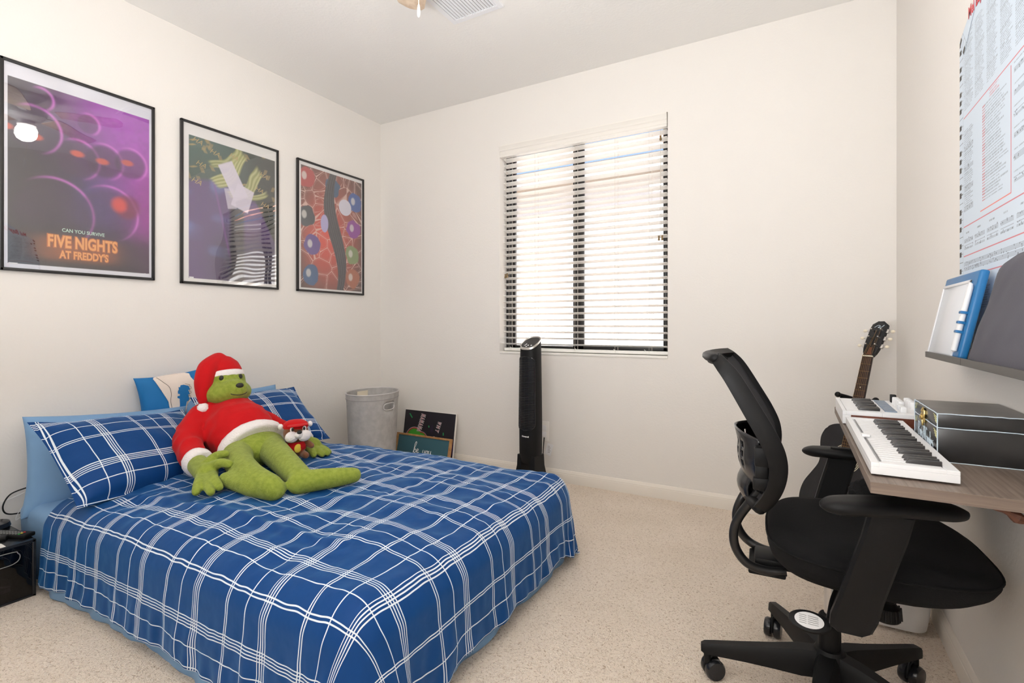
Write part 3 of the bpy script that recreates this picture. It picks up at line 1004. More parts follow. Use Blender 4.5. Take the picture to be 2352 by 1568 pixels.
def mattress():
    x0, x1, y0, y1, z1 = -2.99, -.905, .850, 2.165, .300
    R, r = .10, .05
    rings = []
    def outline(ins, wob, z):
        pts = []
        for cx, cy, a0 in ((x1 - R, y1 - R, 0), (x0 + R, y1 - R, 90), (x0 + R, y0 + R, 180), (x1 - R, y0 + R, 270)):
            seg = [(cx + (R - ins) * math.cos(math.radians(a0 + 90 * k / 10)), cy + (R - ins) * math.sin(math.radians(a0 + 90 * k / 10))) for k in range(11)]
            pts += seg
        out = []
        for i in range(len(pts)):
            a, b = pts[i], pts[(i + 1) % len(pts)]
            n = max(1, int(math.hypot(b[0] - a[0], b[1] - a[1]) / .03))
            for k in range(n):
                x = a[0] + (b[0] - a[0]) * k / n; y = a[1] + (b[1] - a[1]) * k / n
                out.append((x, y))
        cx, cy = (x0 + x1) / 2, (y0 + y1) / 2
        res = []
        for x, y in out:
            dx = 1 if x > x1 - .12 else 0
            dy = -1 if y < y0 + .12 else (1 if y > y1 - .12 else 0)
            w = wob * (nz(x * 4.2, y * 4.2, 1.7) * 1.3 + nz(x * 13, y * 13, z * 3) * .7)
            res.append(Vector((x + dx * w, y + dy * w, z)))
        return res
    for z, ins, wob in ((0.0, -.004, .020), (.012, -.012, .026), (.05, -.004, .022), (.10, .0, .012), (.17, .004, .004), (z1 - r, 0, .002)):
        rings.append(outline(ins, wob, z))
    for k in range(1, 6):
        a = PI / 2 * k / 5
        rings.append(outline(r * (1 - math.cos(a)), 0, z1 - r + r * math.sin(a)))
    bm = B()
    loft(bm, rings)
    o = obj('mattress', bm, M['sheet'], angle=60)
    return tag(o, 'low mattress in a light blue fitted sheet lying on the carpet', 'mattress')
mattress()

def smin(v, a):
    return 1 - math.exp(-v / a)

def comforter():
    xh, xf, yn, yf = -2.62, -.873, .832, 2.185        # head edge, foot, near side, far side
    R = .080; Rc = .095
    drop_f, drop_n, drop_f2 = .295, .312, .30
    step = .0125
    arc = PI * R / 2
    qx1, qy0, qy1 = xf - R - Rc, yn + R + Rc, yf - R - Rc
    us = np.arange(xh, qx1 + Rc + arc + drop_f - R + step, step)
    vs = np.arange(qy0 - Rc - arc - (drop_n - R), qy1 + Rc + arc + drop_f2 - R + step, step)
    nu, nv = len(us), len(vs)
    co = np.zeros((nv, nu, 3)); uv = np.zeros((nv, nu, 2))
    for j, v in enumerate(vs):
        for i, u in enumerate(us):
            qx, qy = min(u, qx1), min(max(v, qy0), qy1)
            ex, ey = u - qx, v - qy
            m0 = (abs(ex) ** 4 + abs(ey) ** 4) ** .25
            m = max(0.0, m0 - Rc)
            kx = min(1.0, Rc / m0) if m0 > 1e-9 else 1.0
            # uneven hem
            hang = max(0.0, m - arc)
            if ey < 0 and abs(ey) >= ex:
                full = drop_n - R; side = -1
                lim = full - .018 + .018 * nz(u * 3.1, 4.0, 0) - .02 * max(0, (u + 1.6)) * 0.3
            elif ey > 0 and ey >= ex:
                full = drop_f2 - R; side = 1; lim = full
            else:
                full = drop_f - R; side = 0
                lim = full - .010 + .022 * nz(v * 5.0, 9.0, 0)
            if hang > 0: hang *= lim / full if full > 0 else 1
            l = math.hypot(ex, ey)
            nx_, ny_ = (ex / l, ey / l) if l > 1e-9 else (0, 0)
            if m < arc:
                a = m / R
                out, dn = R * math.sin(a), R * (1 - math.cos(a))
            else:
                out, dn = R, R + hang
            k = max(0.0, hang) / .25
            along = v if abs(ex) > abs(ey) else u
            # loose folds that grow towards the hem
            fold = .016 * k * nz(along * 7.5, 3.3 + (5 if ex > 0 else 0), k * .7) + .020 * k * k * nz(along * 16, 8.1, k) + .006 * min(1, k * 2) * nz(along * 30, 2.1, k * 3)
            corner = min(1.0, min(max(ex, 0), max(-ey, 0)) / .12) if ey < 0 else min(1.0, min(max(ex, 0), max(ey, 0)) / .12)
            out += fold + .02 * k + .020 * corner * k
            # puffed top, lower over the head end
            d_edge = min(max(qx1 + Rc + R - u, 0), max(v - (qy0 - Rc - R), 0), max((qy1 + Rc + R) - v, 0))
            top = .352 + .050 * smin(max(d_edge, 0), .16)
            top -= .028 * max(0.0, 1 - (u - xh) / .5)
            x, y, z = qx + ex * kx + nx_ * out, qy + ey * kx + ny_ * out, top - dn
            # crumples on the top, drawn out across the bed
            w = 1.0 if m < 1e-6 else max(0.0, 1 - m / .16)
            if w > 0:
                a1 = nz(x * 3.0 + y * 1.6, y * 2.4, 0)
                a2 = abs(nz(x * 5.2 - y * 3.6 + 2, y * 5.5 + x * 2.0, 2.2))
                a3 = abs(nz(x * 12 + y * 4, y * 10 - x * 3, 4.1))
                z += w * (.016 * a1 + .018 * (.22 - a2) + .010 * (.2 - a3))
                # stitched quilting dimples
                for sx, sy in ((-1.25, 1.30), (-1.75, 1.85), (-1.30, 1.90), (-1.75, 1.20), (-2.2, 1.0)):
                    z -= w * .012 * math.exp(-(((x - sx) / .10) ** 2 + ((y - sy) / .05) ** 2))
                # a long pulled fold along the near side
                t = (y - (1.02 + .06 * (x + 2.4))) / .018
                z += w * .014 * math.exp(-t * t) * (1 if -2.3 < x < -1.2 else 0)
            co[j, i] = (x, y, max(z, .012))
            uv[j, i] = (u + .0035 * nz(u * 13, v * 13, 5.5) + .0018 * nz(u * 34, v * 34, 1.5), v + .0035 * nz(u * 13, v * 13, 9.5) + .0018 * nz(u * 34, v * 34, 3.5))
    me = grid_mesh('comforter', co, uv)
    o = link_mesh('comforter', me, M['plaid'], angle=180)
    s = o.modifiers.new('thick', 'SOLIDIFY'); s.thickness = .009; s.offset = -1
    sd = o.modifiers.new('sub', 'SUBSURF'); sd.levels = 1; sd.render_levels = 1
    return tag(o, 'blue and white plaid comforter spread over the mattress', 'comforter')
comforter()

def pillow(name, c, right, up, w, h, t, m, label, cat='pillow', group=None, sag=0.0, uv0=(0, 0), flange=0.0, pinch=.06, seed=0, n=40, wr=.010):
    """soft pillow: centre, unit axes, width, height, thickness"""
    c = Vector(c); r = Vector(right).normalized(); u = Vector(up).normalized()
    u = (u - r * u.dot(r)).normalized()
    nrm = r.cross(u).normalized()
    halves = []
    for side in (1, -1):
        co = np.zeros((n + 1, n + 1, 3)); uv = np.zeros((n + 1, n + 1, 2))
        for j in range(n + 1):
            for i in range(n + 1):
                a = math.sin((2 * i / n - 1) * PI / 2 * .96) / math.sin(PI / 2 * .96); b = math.sin((2 * j / n - 1) * PI / 2 * .96) / math.sin(PI / 2 * .96)
                px = a * w / 2 * (1 - pinch * (1 - b * b)) ; py = b * h / 2 * (1 - pinch * (1 - a * a))
                fa = max(0.0, 1 - (abs(a) / (1 - flange)) ** 3.0) if abs(a) < 1 - flange else 0
                fb = max(0.0, 1 - (abs(b) / (1 - flange)) ** 3.0) if abs(b) < 1 - flange else 0
                th = t / 2 * (fa * fb) ** .5 * (1 - .18 * b)
                k = (fa * fb) ** .3
                edge = min(1 - abs(a), 1 - abs(b))
                ruck = wr * nz(px * 9 + seed, py * 9, seed * 3.1 + side) + wr * .8 * nz(px * 22, py * 22 + seed, 1.3) * (1 - min(1, edge / .5))
                dpt = side * (th + k * ruck + .0015 * (edge > 0))
                wave = .012 * nz(px * 6 + 3 * seed, py * 6, 7.7) * (1 - min(1, edge / .3))
                p = c + r * px + u * py + nrm * (dpt + wave)
                p.z -= sag * (a * a) * (b + 1)
                co[j, i] = p
                uv[j, i] = (px + uv0[0], py + uv0[1])
        halves.append((co, uv))
    (c1, u1), (c2, u2) = halves
    c2[0, :] = c1[0, :]; c2[-1, :] = c1[-1, :]; c2[:, 0] = c1[:, 0]; c2[:, -1] = c1[:, -1]
    c2 = c2[:, ::-1]; u2 = u2[:, ::-1]
    nv, nu = c1.shape[:2]
    idx = np.arange(nu * nv).reshape(nv, nu)
    q = np.stack([idx[:-1, :-1], idx[:-1, 1:], idx[1:, 1:], idx[1:, :-1]], -1).reshape(-1, 4)
    q2 = np.concatenate([q, q + nu * nv])
    me = bpy.data.meshes.new(name)
    me.from_pydata([tuple(p) for p in np.concatenate([c1.reshape(-1, 3), c2.reshape(-1, 3)])], [], [tuple(int(i) for i in f) for f in q2])
    l = me.uv_layers.new(name='UVMap')
    allu = np.concatenate([u1.reshape(-1, 2), u2.reshape(-1, 2)])
    l.data.foreach_set('uv', allu[q2.ravel()].astype(np.float32).ravel())
    bm = bmesh.new(); bm.from_mesh(me)
    bmesh.ops.remove_doubles(bm, verts=bm.verts[:], dist=1e-6)
    bm.to_mesh(me); bm.free()
    o = link_mesh(name, me, m, loc=tuple(c), angle=180)
    return tag(o, label, cat, group)

GP = 'pillows at the head of the bed'
pillow('bed_pillow', (-2.865, 1.175, .432), (.04, 1, -.065), (-.20, 0, .98), .66, .43, .17, M['sheet'], 'light blue pillow behind the plaid pillow nearest the black crate', group=GP, seed=1)
pillow('bed_pillow', (-2.895, 1.800, .470), (-.03, 1, 0), (-.18, 0, .98), .60, .42, .15, M['sheet'], 'light blue pillow mostly hidden behind the plaid pillow beside the hamper', group=GP, seed=2)
pl1 = pillow('plaid_pillow', (-2.575, 1.150, .495), (-.17, 1, -.075), (-.34, 0, .27), .66, .46, .16, M['plaidsham'], 'blue plaid pillow at the near side of the bed, nearest the black crate', group=GP, seed=3, flange=.05, uv0=(0, 0))
pl2 = pillow('plaid_pillow', (-2.63, 1.80, .525), (.06, 1, .0), (-.36, 0, .29), .62, .46, .15, M['plaidsham2'], 'blue plaid pillow at the far side of the bed, beside the hamper', group=GP, seed=5, flange=.05, uv0=(0, 0))

# blue cushion with a guitar-head print
def cushion():
    c = Vector((-2.955, 1.500, .655)); r = Vector((.10, .99, .10)).normalized(); u = Vector((-.06, -.13, .99)); u = (u - r * u.dot(r)).normalized()
    o = pillow('throw_cushion', c, r, u, .36, .30, .10, M['bluecushion'], 'small blue cushion with a cream panel and guitar headstock print, against the wall', 'cushion', seed=8, pinch=.10, wr=.004)
    nrm = r.cross(u).normalized()
    W, Hh, T, pin = .36, .30, .10, .10
    def surf(px, py, lift):
        # point on the cushion's front at local px, py
        a, b = px / (W / 2), py / (Hh / 2)
        for _ in range(6):
            a = px / (W / 2 * (1 - pin * (1 - b * b))); b = py / (Hh / 2 * (1 - pin * (1 - a * a)))
        a = max(-1, min(1, a)); b = max(-1, min(1, b))
        fa = max(0.0, 1 - abs(a) ** 3); fb = max(0.0, 1 - abs(b) ** 3)
        th = T / 2 * (fa * fb) ** .5 * (1 - .18 * b)
        k = (fa * fb) ** .3
        edge = min(1 - abs(a), 1 - abs(b))
        ruck = .004 * nz(px * 9 + 8, py * 9, 24.8 + 1) + .0032 * nz(px * 22, py * 22 + 8, 1.3) * (1 - min(1, edge / .5))
        wave = .012 * nz(px * 6 + 24, py * 6, 7.7) * (1 - min(1, edge / .3))
        return c + r * px + u * py + nrm * (th + k * ruck + .0015 + wave + lift)
    def inside(p, poly):
        x, y = p; ins = False
        for i in range(len(poly)):
            x1, y1 = poly[i]; x2, y2 = poly[i - 1]
            if (y1 > y) != (y2 > y) and x < (x2 - x1) * (y - y1) / (y2 - y1) + x1: ins = not ins
        return ins
    def patch(name, poly, lift, m):
        bm = B()
        poly3 = [Vector((x, y, 0)) for x, y in poly]
        vs = [bm.verts.new(p) for p in poly3]
        f = bm.faces.new(vs)
        bmesh.ops.triangulate(bm, faces=[f])
        for _ in range(5):
            long = [e for e in bm.edges if e.calc_length() > .008]
            if not long: break
            bmesh.ops.subdivide_edges(bm, edges=long, cuts=1)
            bmesh.ops.triangulate(bm, faces=bm.faces[:])
        for v in bm.verts:
            v.co = surf(v.co.x, v.co.y, lift)
        return obj(name, bm, m, o, angle=180)
    panel = [(-.095, .138), (-.075, .110), (-.050, .075), (-.047, .04), (-.055, 0), (-.052, -.05), (-.038, -.085), (-.055, -.105), (-.048, -.118), (-.055, -.135), (-.03, -.125), (-.01, -.10),
             (.03, -.104), (.08, -.095), (.12, -.06), (.138, -.01), (.125, .045), (.095, .075), (.075, .11), (.06, .137)]
    M['cream'] = mat('cream_print', rgb(226, 214, 204), 0.8)
    patch('cream_panel', [tuple(p[:2]) for p in catmull([(x, y, 0) for x, y in panel], 3, True)], .0030, M['cream'])
    head = [(-.028, -.098), (-.002, -.102), (.024, -.035), (.030, -.018), (.040, -.012), (.047, -.004), (.044, .008), (.037, .006), (.043, .018), (.052, .022), (.050, .032), (.044, .030), (.047, .042), (.057, .046), (.055, .056), (.049, .055),
            (.052, .066), (.030, .076), (.014, .076), (.010, .066), (.002, .068), (.002, .056), (.008, .053), (.004, .043), (-.005, .046), (-.006, .034), (.003, .030), (0, .021), (-.010, .022), (-.012, .012), (-.002, .006), (-.004, -.012), (-.006, -.03)]
    patch('guitar_print', head, .0045, M['bluecushion'])
    bm = B()
    tube(bm, [surf(x, y, .0040) for x, y, _ in catmull([(-.083, .136, 0), (-.062, .108, 0), (-.040, .078, 0), (-.037, .04, 0), (-.045, 0, 0), (-.042, -.05, 0), (-.028, -.08, 0), (0, -.092, 0), (.03, -.097, 0)], 6)], .0009, 5)
    tube(bm, [surf(x + .008, y + .004, .0040) for x, y in head[1:18]], .0009, 5)
    obj('outline_print', bm, M['darkthread'], o)
cushion()
# ------------------------------------------------------------------ large green plush toy in a red sweater and cap
def limb(bm, pts, rs, n=5, seg=14):
    p = catmull(pts, n)
    m = len(rs)
    rr = []
    for i in range(len(p)):
        t = i / (len(p) - 1) * (m - 1); k = min(int(t), m - 2); f = t - k
        rr.append(rs[k] * (1 - f) + rs[k + 1] * f)
    tube(bm, p, rr, seg, round_ends=True)

pt = empty('plush_toy', (-2.36, 1.50, .40), 'big green plush toy in red sweater and cap, sitting against the pillows', 'plush toy')
bm = B()
ball(bm, (-2.25, 1.495, .475), (.125, .138, .085))                                     # hips
limb(bm, [(-2.30, 1.44, .47), (-2.08, 1.310, .468), (-1.89, 1.243, .458), (-1.755, 1.232, .440)], [.070, .058, .050, .046])
limb(bm, [(-1.745, 1.237, .430), (-1.86, 1.213, .437), (-2.00, 1.205, .440)], [.044, .042, .030])
limb(bm, [(-2.30, 1.58, .475), (-2.08, 1.485, .470), (-1.89, 1.405, .462), (-1.72, 1.340, .445)], [.072, .062, .054, .048])
limb(bm, [(-1.715, 1.325, .437), (-1.66, 1.40, .440), (-1.60, 1.50, .438)], [.046, .043, .032])
def hand_obj(bm):
    return link_mesh('hand', remeshed(bm, .0045, 5), M['green'], pt, angle=180)
body_bm = bm
bm = B()
limb(bm, [(-2.30, 1.245, .462), (-2.20, 1.215, .458), (-2.11, 1.190, .450)], [.040, .043, .044])
for f in ([(-2.10, 1.165, .445), (-2.04, 1.118, .437), (-1.995, 1.085, .424)], [(-2.09, 1.175, .445), (-2.01, 1.135, .437), (-1.945, 1.112, .424)], [(-2.09, 1.195, .450), (-2.01, 1.162, .446), (-1.955, 1.150, .430)], [(-2.11, 1.205, .470), (-2.06, 1.215, .494), (-2.01, 1.225, .495)], [(-2.14, 1.205, .480), (-2.12, 1.235, .510), (-2.08, 1.250, .522)]):
    limb(bm, f, [.024, .020, .016])
hand_obj(bm)
bm = B()
limb(bm, [(-2.29, 1.76, .455), (-2.20, 1.745, .450), (-2.14, 1.738, .447)], [.036, .040, .042])
for f in ([(-2.14, 1.76, .440), (-2.09, 1.765, .430), (-2.055, 1.765, .42)], [(-2.13, 1.745, .440), (-2.08, 1.745, .432), (-2.04, 1.743, .42)], [(-2.13, 1.73, .440), (-2.08, 1.722, .432), (-2.045, 1.715, .42)], [(-2.14, 1.71, .442), (-2.10, 1.695, .436), (-2.07, 1.685, .42)]):
    limb(bm, f, [.020, .018, .014])
hand_obj(bm)
bm = body_bm
limb(bm, [(-2.50, 1.515, .62), (-2.58, 1.52, .70)], [.075, .075])
ball(bm, (-2.570, 1.525, .765), (.105, .112, .115))
ball(bm, (-2.515, 1.515, .722), (.105, .120, .068))
ball(bm, (-2.455, 1.515, .735), (.062, .068, .056))
me = remeshed(bm, .007, 5)
body = link_mesh('plush_body', me, M['green'], pt, angle=180)
# sweater with sleeves
bm = B()
limb(bm, [(-2.555, 1.52, .655), (-2.50, 1.515, .60), (-2.42, 1.508, .550), (-2.36, 1.502, .520)], [.070, .125, .152, .150], seg=22)
ball(bm, (-2.41, 1.51, .545), (.150, .158, .118))
limb(bm, [(-2.53, 1.45, .635), (-2.515, 1.36, .575), (-2.43, 1.285, .515), (-2.30, 1.245, .468)], [.068, .066, .058, .050])
limb(bm, [(-2.53, 1.58, .635), (-2.49, 1.66, .565), (-2.40, 1.735, .505), (-2.285, 1.765, .462)], [.066, .060, .052, .045])
me = remeshed(bm, .008, 5)
for v in me.vertices:
    d = noise.noise(v.co * 16) * .003 - abs(noise.noise(Vector((v.co.x * 11 - v.co.z * 9, v.co.y * 4.5, v.co.z * 13 + v.co.x * 6)))) * .016 + .004
    v.co += v.normal * d
sw = link_mesh('sweater', me, M['red'], pt, angle=180)
def cuff(c, axis, r, w, th, name='cuff', squash=1.0, m=None):
    a = Vector(axis).normalized()
    q = a.to_track_quat('Z', 'X').to_matrix().to_4x4()
    bm = B()
    lathe(bm, [(r - th, -w / 2), (r + th * .4, -w / 2 - .002), (r + th, -w / 4), (r + th, w / 4), (r + th * .4, w / 2 + .002), (r - th, w / 2)], 26, c, mtx=q, sx=squash)
    for v in bm.verts: v.co += Vector((nz(v.co.x * 70, v.co.y * 70, v.co.z * 70), nz(v.co.y * 70, v.co.z * 70, 3), nz(v.co.z * 70, v.co.x * 70, 5))) * .003
    return obj(name, bm, M['fur'], sw, angle=180)
cuff((-2.272, 1.242, .464), (.95, -.10, -.20), .050, .052, .010)
cuff((-2.255, 1.768, .456), (.95, .10, -.22), .044, .045, .009)
cuff((-2.268, 1.496, .482), (.88, -.03, -.42), .150, .050, .013, 'hem_trim', .84)
cuff((-2.552, 1.52, .672), (.5, .0, -.86), .082, .022, .010, 'collar')
# cap with drooping tip and pom-pom
bm = B()
lathe(bm, [(.098, -.012), (.104, .0), (.103, .030), (.090, .065), (.060, .095), (.02, .108), (.001, .110)], 26, (-2.585, 1.525, .795), mtx=Matrix.Rotation(math.radians(-14), 4, 'Y'))
limb(bm, [(-2.575, 1.51, .882), (-2.545, 1.44, .845), (-2.525, 1.408, .780), (-2.515, 1.398, .715), (-2.508, 1.396, .680)], [.040, .046, .042, .028, .016])
me = remeshed(bm, .007, 4)
cap = link_mesh('cap', me, M['red'], pt, angle=180)
bm = B()
q = Matrix.Rotation(math.radians(-14), 4, 'Y')
lathe(bm, [(.096, -.016), (.108, -.017), (.112, -.006), (.112, .012), (.104, .018), (.096, .016)], 30, (-2.585, 1.525, .795), mtx=q)
for v in bm.verts: v.co += Vector((nz(v.co.x * 70, v.co.y * 70, 1), nz(v.co.y * 70, v.co.z * 70, 3), nz(v.co.z * 70, v.co.x * 70, 5))) * .003
obj('brim', bm, M['fur'], cap, angle=180)
bm = B()
ball(bm, (-2.505, 1.395, .655), .029, 20, 14)
for v in bm.verts: v.co += (v.co - Vector((-2.505, 1.395, .655))) * .12 * nz(v.co.x * 90, v.co.y * 90, v.co.z * 90)
obj('pompom', bm, M['fur'], cap, angle=180)
# simple stitched face: bead eyes, oval nose, short seam
def on_body(o, p, d):
    """first point of mesh o hit from p along d (world space)"""
    off = OFF[o.name]
    hit, loc, nor, _ = o.ray_cast(Vector(p) - off, Vector(d).normalized())
    return (loc + off, nor) if hit else (Vector(p), -Vector(d))
bpy.context.view_layer.update()
for y in (1.472, 1.566):
    h, n = on_body(body, (-2.2, y, .798), (-1, 0, 0))
    bm = B(); ball(bm, h, (.007, .012, .013), 14, 10)
    obj('eye', bm, M['darkthread'], pt)
h, n = on_body(body, (-2.2, 1.515, .762), (-1, 0, 0))
bm = B(); ball(bm, h, (.010, .020, .013), 16, 10)
obj('nose', bm, M['darkthread'], pt)
bm = B()
pts = [on_body(body, (-2.2, 1.515 + .045 * math.sin(a), .716 + .010 * (1 - math.cos(a * 1.2))), (-1, 0, 0))[0] for a in np.linspace(-1.2, 1.2, 13)]
tube(bm, pts, .0022, 6)
obj('mouth_seam', bm, M['darkthread'], pt)

# ------------------------------------------------------------------ small brown plush
sp = empty('plush_toy', (-2.13, 1.605, .40), 'small brown plush animal in red cap and red shirt, tucked beside the big green plush', 'plush toy')
bx, by, bz = -2.100, 1.605, .424
rz = Matrix.Rotation(math.radians(-25), 3, 'Z')
def L(x, y, z): return Vector((bx, by, bz)) + rz @ Vector((x, y, z)) * 1.08
bm = B()
ball(bm, L(0, 0, .045), (.040, .048, .048)); ball(bm, L(.004, 0, .112), (.050, .062, .050))
for s in (-1, 1):
    limb(bm, [L(.01, s * .046, .06), L(.03, s * .060, .050)], [.016, .014])
    limb(bm, [L(.02, s * .025, .016), L(.055, s * .030, .016)], [.018, .016])
sb = link_mesh('plush_body', remeshed(bm, .004, 4), M['brownplush'], sp, angle=180)
bm = B(); ball(bm, L(.0, 0, .050), (.045, .053, .036)); obj('shirt', bm, M['red'], sp, angle=180)
bm = B(); ball(bm, L(.041, 0, .048), (.005, .020, .021)); obj('round_patch', bm, M['yellow'], sp, angle=180)
bm = B(); ball(bm, L(.046, -.026, .102), (.022, .034, .027)); ball(bm, L(.046, .026, .102), (.022, .034, .027)); ball(bm, L(.058, 0, .110), (.018, .022, .016))
obj('muzzle', bm, M['fur'], sp, angle=180)
for s in (-1, 1):
    bm = B(); ball(bm, L(.046, s * .026, .134), (.006, .010, .012)); e = obj('eye', bm, M['fur'], sp, angle=180)
    bm = B(); ball(bm, L(.051, s * .024, .134), (.004, .006, .008)); obj('pupil', bm, M['darkthread'], e, angle=180)
    bm = B(); ball(bm, L(-.005, s * .062, .142), (.012, .012, .014)); obj('ear', bm, M['fur'], sp, angle=180)
bm = B(); ball(bm, L(.070, 0, .124), (.010, .013, .009)); obj('nose', bm, M['darkthread'], sp, angle=180)
bm = B()
lathe(bm, [(.056, .142), (.060, .150), (.055, .166), (.036, .178), (.001, .182)], 22, L(-.002, 0, 0), sx=.9)
ball(bm, L(.040, 0, .150), (.034, .052, .006))
obj('cap', bm, M['red'], sp, angle=60)
# ------------------------------------------------------------------ laundry hamper
hp = empty('laundry_hamper', (-2.66, 2.68, 0), 'tall grey felt laundry hamper with cut-out handle in the room corner', 'hamper')
HC = Vector((-2.655, 2.672, 0)); ha = math.radians(115)
def hring(rx, ry, z, n=64, da=0.0):
    out = []
    for k in range(n):
        a = 2 * PI * k / n + da
        x, y = rx * math.cos(a), ry * math.sin(a)
        out.append(HC + Vector((x * math.cos(ha) - y * math.sin(ha), x * math.sin(ha) + y * math.cos(ha), z)))
    return out
HN = 96
bm = B()
zs_ = [0.0, .004, .10, .20, .30, .40, .470, .478, .494, .510, .518, .548, .580, .584]
outer = []
for z in zs_:
    k = .205 + .030 * (z / .58); k2 = .150 + .024 * (z / .58)
    if z > .545: k += .003; k2 += .003
    outer.append([bm.verts.new(p) for p in hring(k, k2, z, HN)])
hole_a = math.radians(245)
def in_hole(i, j):
    a = 2 * PI * (i + .5) / HN
    d = (a - hole_a + PI) % (2 * PI) - PI
    zc = (zs_[j] + zs_[j + 1]) / 2
    w = .26 if .478 < zc < .51 else .21
    return abs(d) < w and .47 <= zs_[j] and zs_[j + 1] <= .5181
for j in range(len(zs_) - 1):
    for i in range(HN):
        if in_hole(i, j): continue
        bm.faces.new((outer[j][i], outer[j][(i + 1) % HN], outer[j + 1][(i + 1) % HN], outer[j + 1][i]))
bm.faces.new(list(reversed(outer[0])))
o = obj('hamper_body', bm, M['felt'], hp, angle=50)
md = o.modifiers.new('t', 'SOLIDIFY'); md.thickness = .008; md.offset = -1
bm = B()
tube(bm, hring(.2375, .1765, .584, 64) + hring(.2375, .1765, .584, 64)[:1], .0045, 8)
obj('rim_piping', bm, M['feltrim'], hp)
bm = B()
tube(bm, hring(.2365, .1755, .546, 64) + hring(.2365, .1755, .546, 64)[:1], .0018, 6)
obj('rim_seam', bm, M['feltin'], hp)
bm = B()
pts = []
for k in range(25):
    a = 2 * PI * k / 24
    d = .27 * math.copysign(abs(math.cos(a)) ** .6, math.cos(a)); z = .494 + .0235 * math.copysign(abs(math.sin(a)) ** .7, math.sin(a))
    an = hole_a + d
    kx, ky = .2305 + .002, .1700 + .002
    x, y = kx * math.cos(an), ky * math.sin(an)
    pts.append(HC + Vector((x * math.cos(ha) - y * math.sin(ha), x * math.sin(ha) + y * math.cos(ha), z)))
tube(bm, pts, .004, 8)
obj('handle_trim', bm, M['feltrim'], hp)
bm = B()
t = hring(.226, .166, .50, 64)
k0 = 7
a_, b_ = t[k0], t[k0 + 5]
d_ = (HC - (a_ + b_) / 2); d_.z = 0; d_.normalize()
prism(bm, [(0, 0), ((b_ - a_).length, 0), ((b_ - a_).length, .09), (0, .09)], frame_mtx(a_ + d_ * .008 - Vector((0, 0, .02)), (b_ - a_).normalized(), (0, 0, 1), d_), .0012)
obj('care_label', bm, M['bone'], hp)

# ------------------------------------------------------------------ leaning boards by the window wall
def leaning(y_bot, y_top, zt, x0):
    """frame for a board leaning on the far wall: x along the wall, y up the board, z towards the room"""
    up = Vector((0, y_top - y_bot, zt)).normalized()
    n = Vector((1, 0, 0)).cross(up).normalized()
    if n.y > 0: n = -n
    return frame_mtx((x0, y_bot, .002), (1, 0, 0), up, n), math.hypot(y_top - y_bot, zt)
mt, hh = leaning(3.040, 3.100, .390, -2.708)
cv = empty('painted_canvas', (-2.46, 3.07, 0), 'black painted canvas with green shape and red lettering behind the teal board', 'painting')
bm = B(); prism(bm, [(0, 0), (.495, 0), (.495, hh), (0, hh)], mt, .018, .002); obj('canvas', bm, M['canvas'], cv)
nx, ny = 180, 145
X, Y = blobs(nx, ny)
img = np.zeros((ny, nx, 3)) + lin(26, 22, 30)
img = mixc(img, lin(66, 36, 92), .8 * smooth(.62, .85, vnoise(nx, ny, 14, 3, 4)) * smooth(1.0, .3, Y))
def gshape(X, Y):
    b = np.minimum(np.hypot((X - .23) / .155, (Y - .44) / .20), np.hypot((X - .37) / .115, (Y - .42) / .155))
    return np.minimum(b, np.hypot((X - .28) / .19, (Y - .22) / .25))
g = gshape(X, Y)
img = mixc(img, lin(226, 214, 214), smooth(1.17, 1.12, g)); img = mixc(img, lin(150, 22, 34), smooth(1.13, 1.10, g)); img = mixc(img, lin(62, 148, 40), smooth(1.01, .97, g))
for x0, y0, dx, dy in ((.10, .92, .05, -.07), (.50, .72, .005, -.02), (.79, .62, .004, -.04), (.62, .5, .004, -.01)):
    t = np.clip(((X - x0) * dx + (Y - y0) * dy) / (dx * dx + dy * dy), 0, 1)
    img = mixc(img, lin(40, 160, 90), smooth(.012, .006, np.hypot(X - x0 - t * dx, Y - y0 - t * dy)))
print_sheet('painted_face', img, .489, hh - .006, mt @ Matrix.Translation((.003, .003, .0186)), cv)
M['ink_red'] = mat('red_paint', (0.34, 0.015, 0.03, 1), 0.5)
for k, c in enumerate('HAHAHA'):
    m2 = mt @ Matrix.Translation((.165 - .006 * k, .362 - .0235 * k, .0190)) @ Matrix.Rotation(math.radians(-100), 4, 'Z')
    text('painted_lettering', c, .05, m2, M['chalkwhite'], cv, .0002, 'CENTER', fit=(.020, .044), bold=.004)
    text('painted_lettering', c, .05, m2 @ Matrix.Translation((0, .002, .0004)), M['ink_red'], cv, .0002, 'CENTER', fit=(.016, .038))
for k, c in enumerate('WHY SO'):
    if c == ' ': continue
    m2 = mt @ Matrix.Translation((.330 - .008 * k, .318 - .029 * k, .0190)) @ Matrix.Rotation(math.radians(-106), 4, 'Z')
    text('painted_lettering', c, .05, m2, M['chalkwhite'], cv, .0002, 'CENTER', fit=(.023, .036), bold=.004)
    text('painted_lettering', c, .05, m2 @ Matrix.Translation((0, .002, .0004)), M['ink_red'], cv, .0002, 'CENTER', fit=(.018, .031))

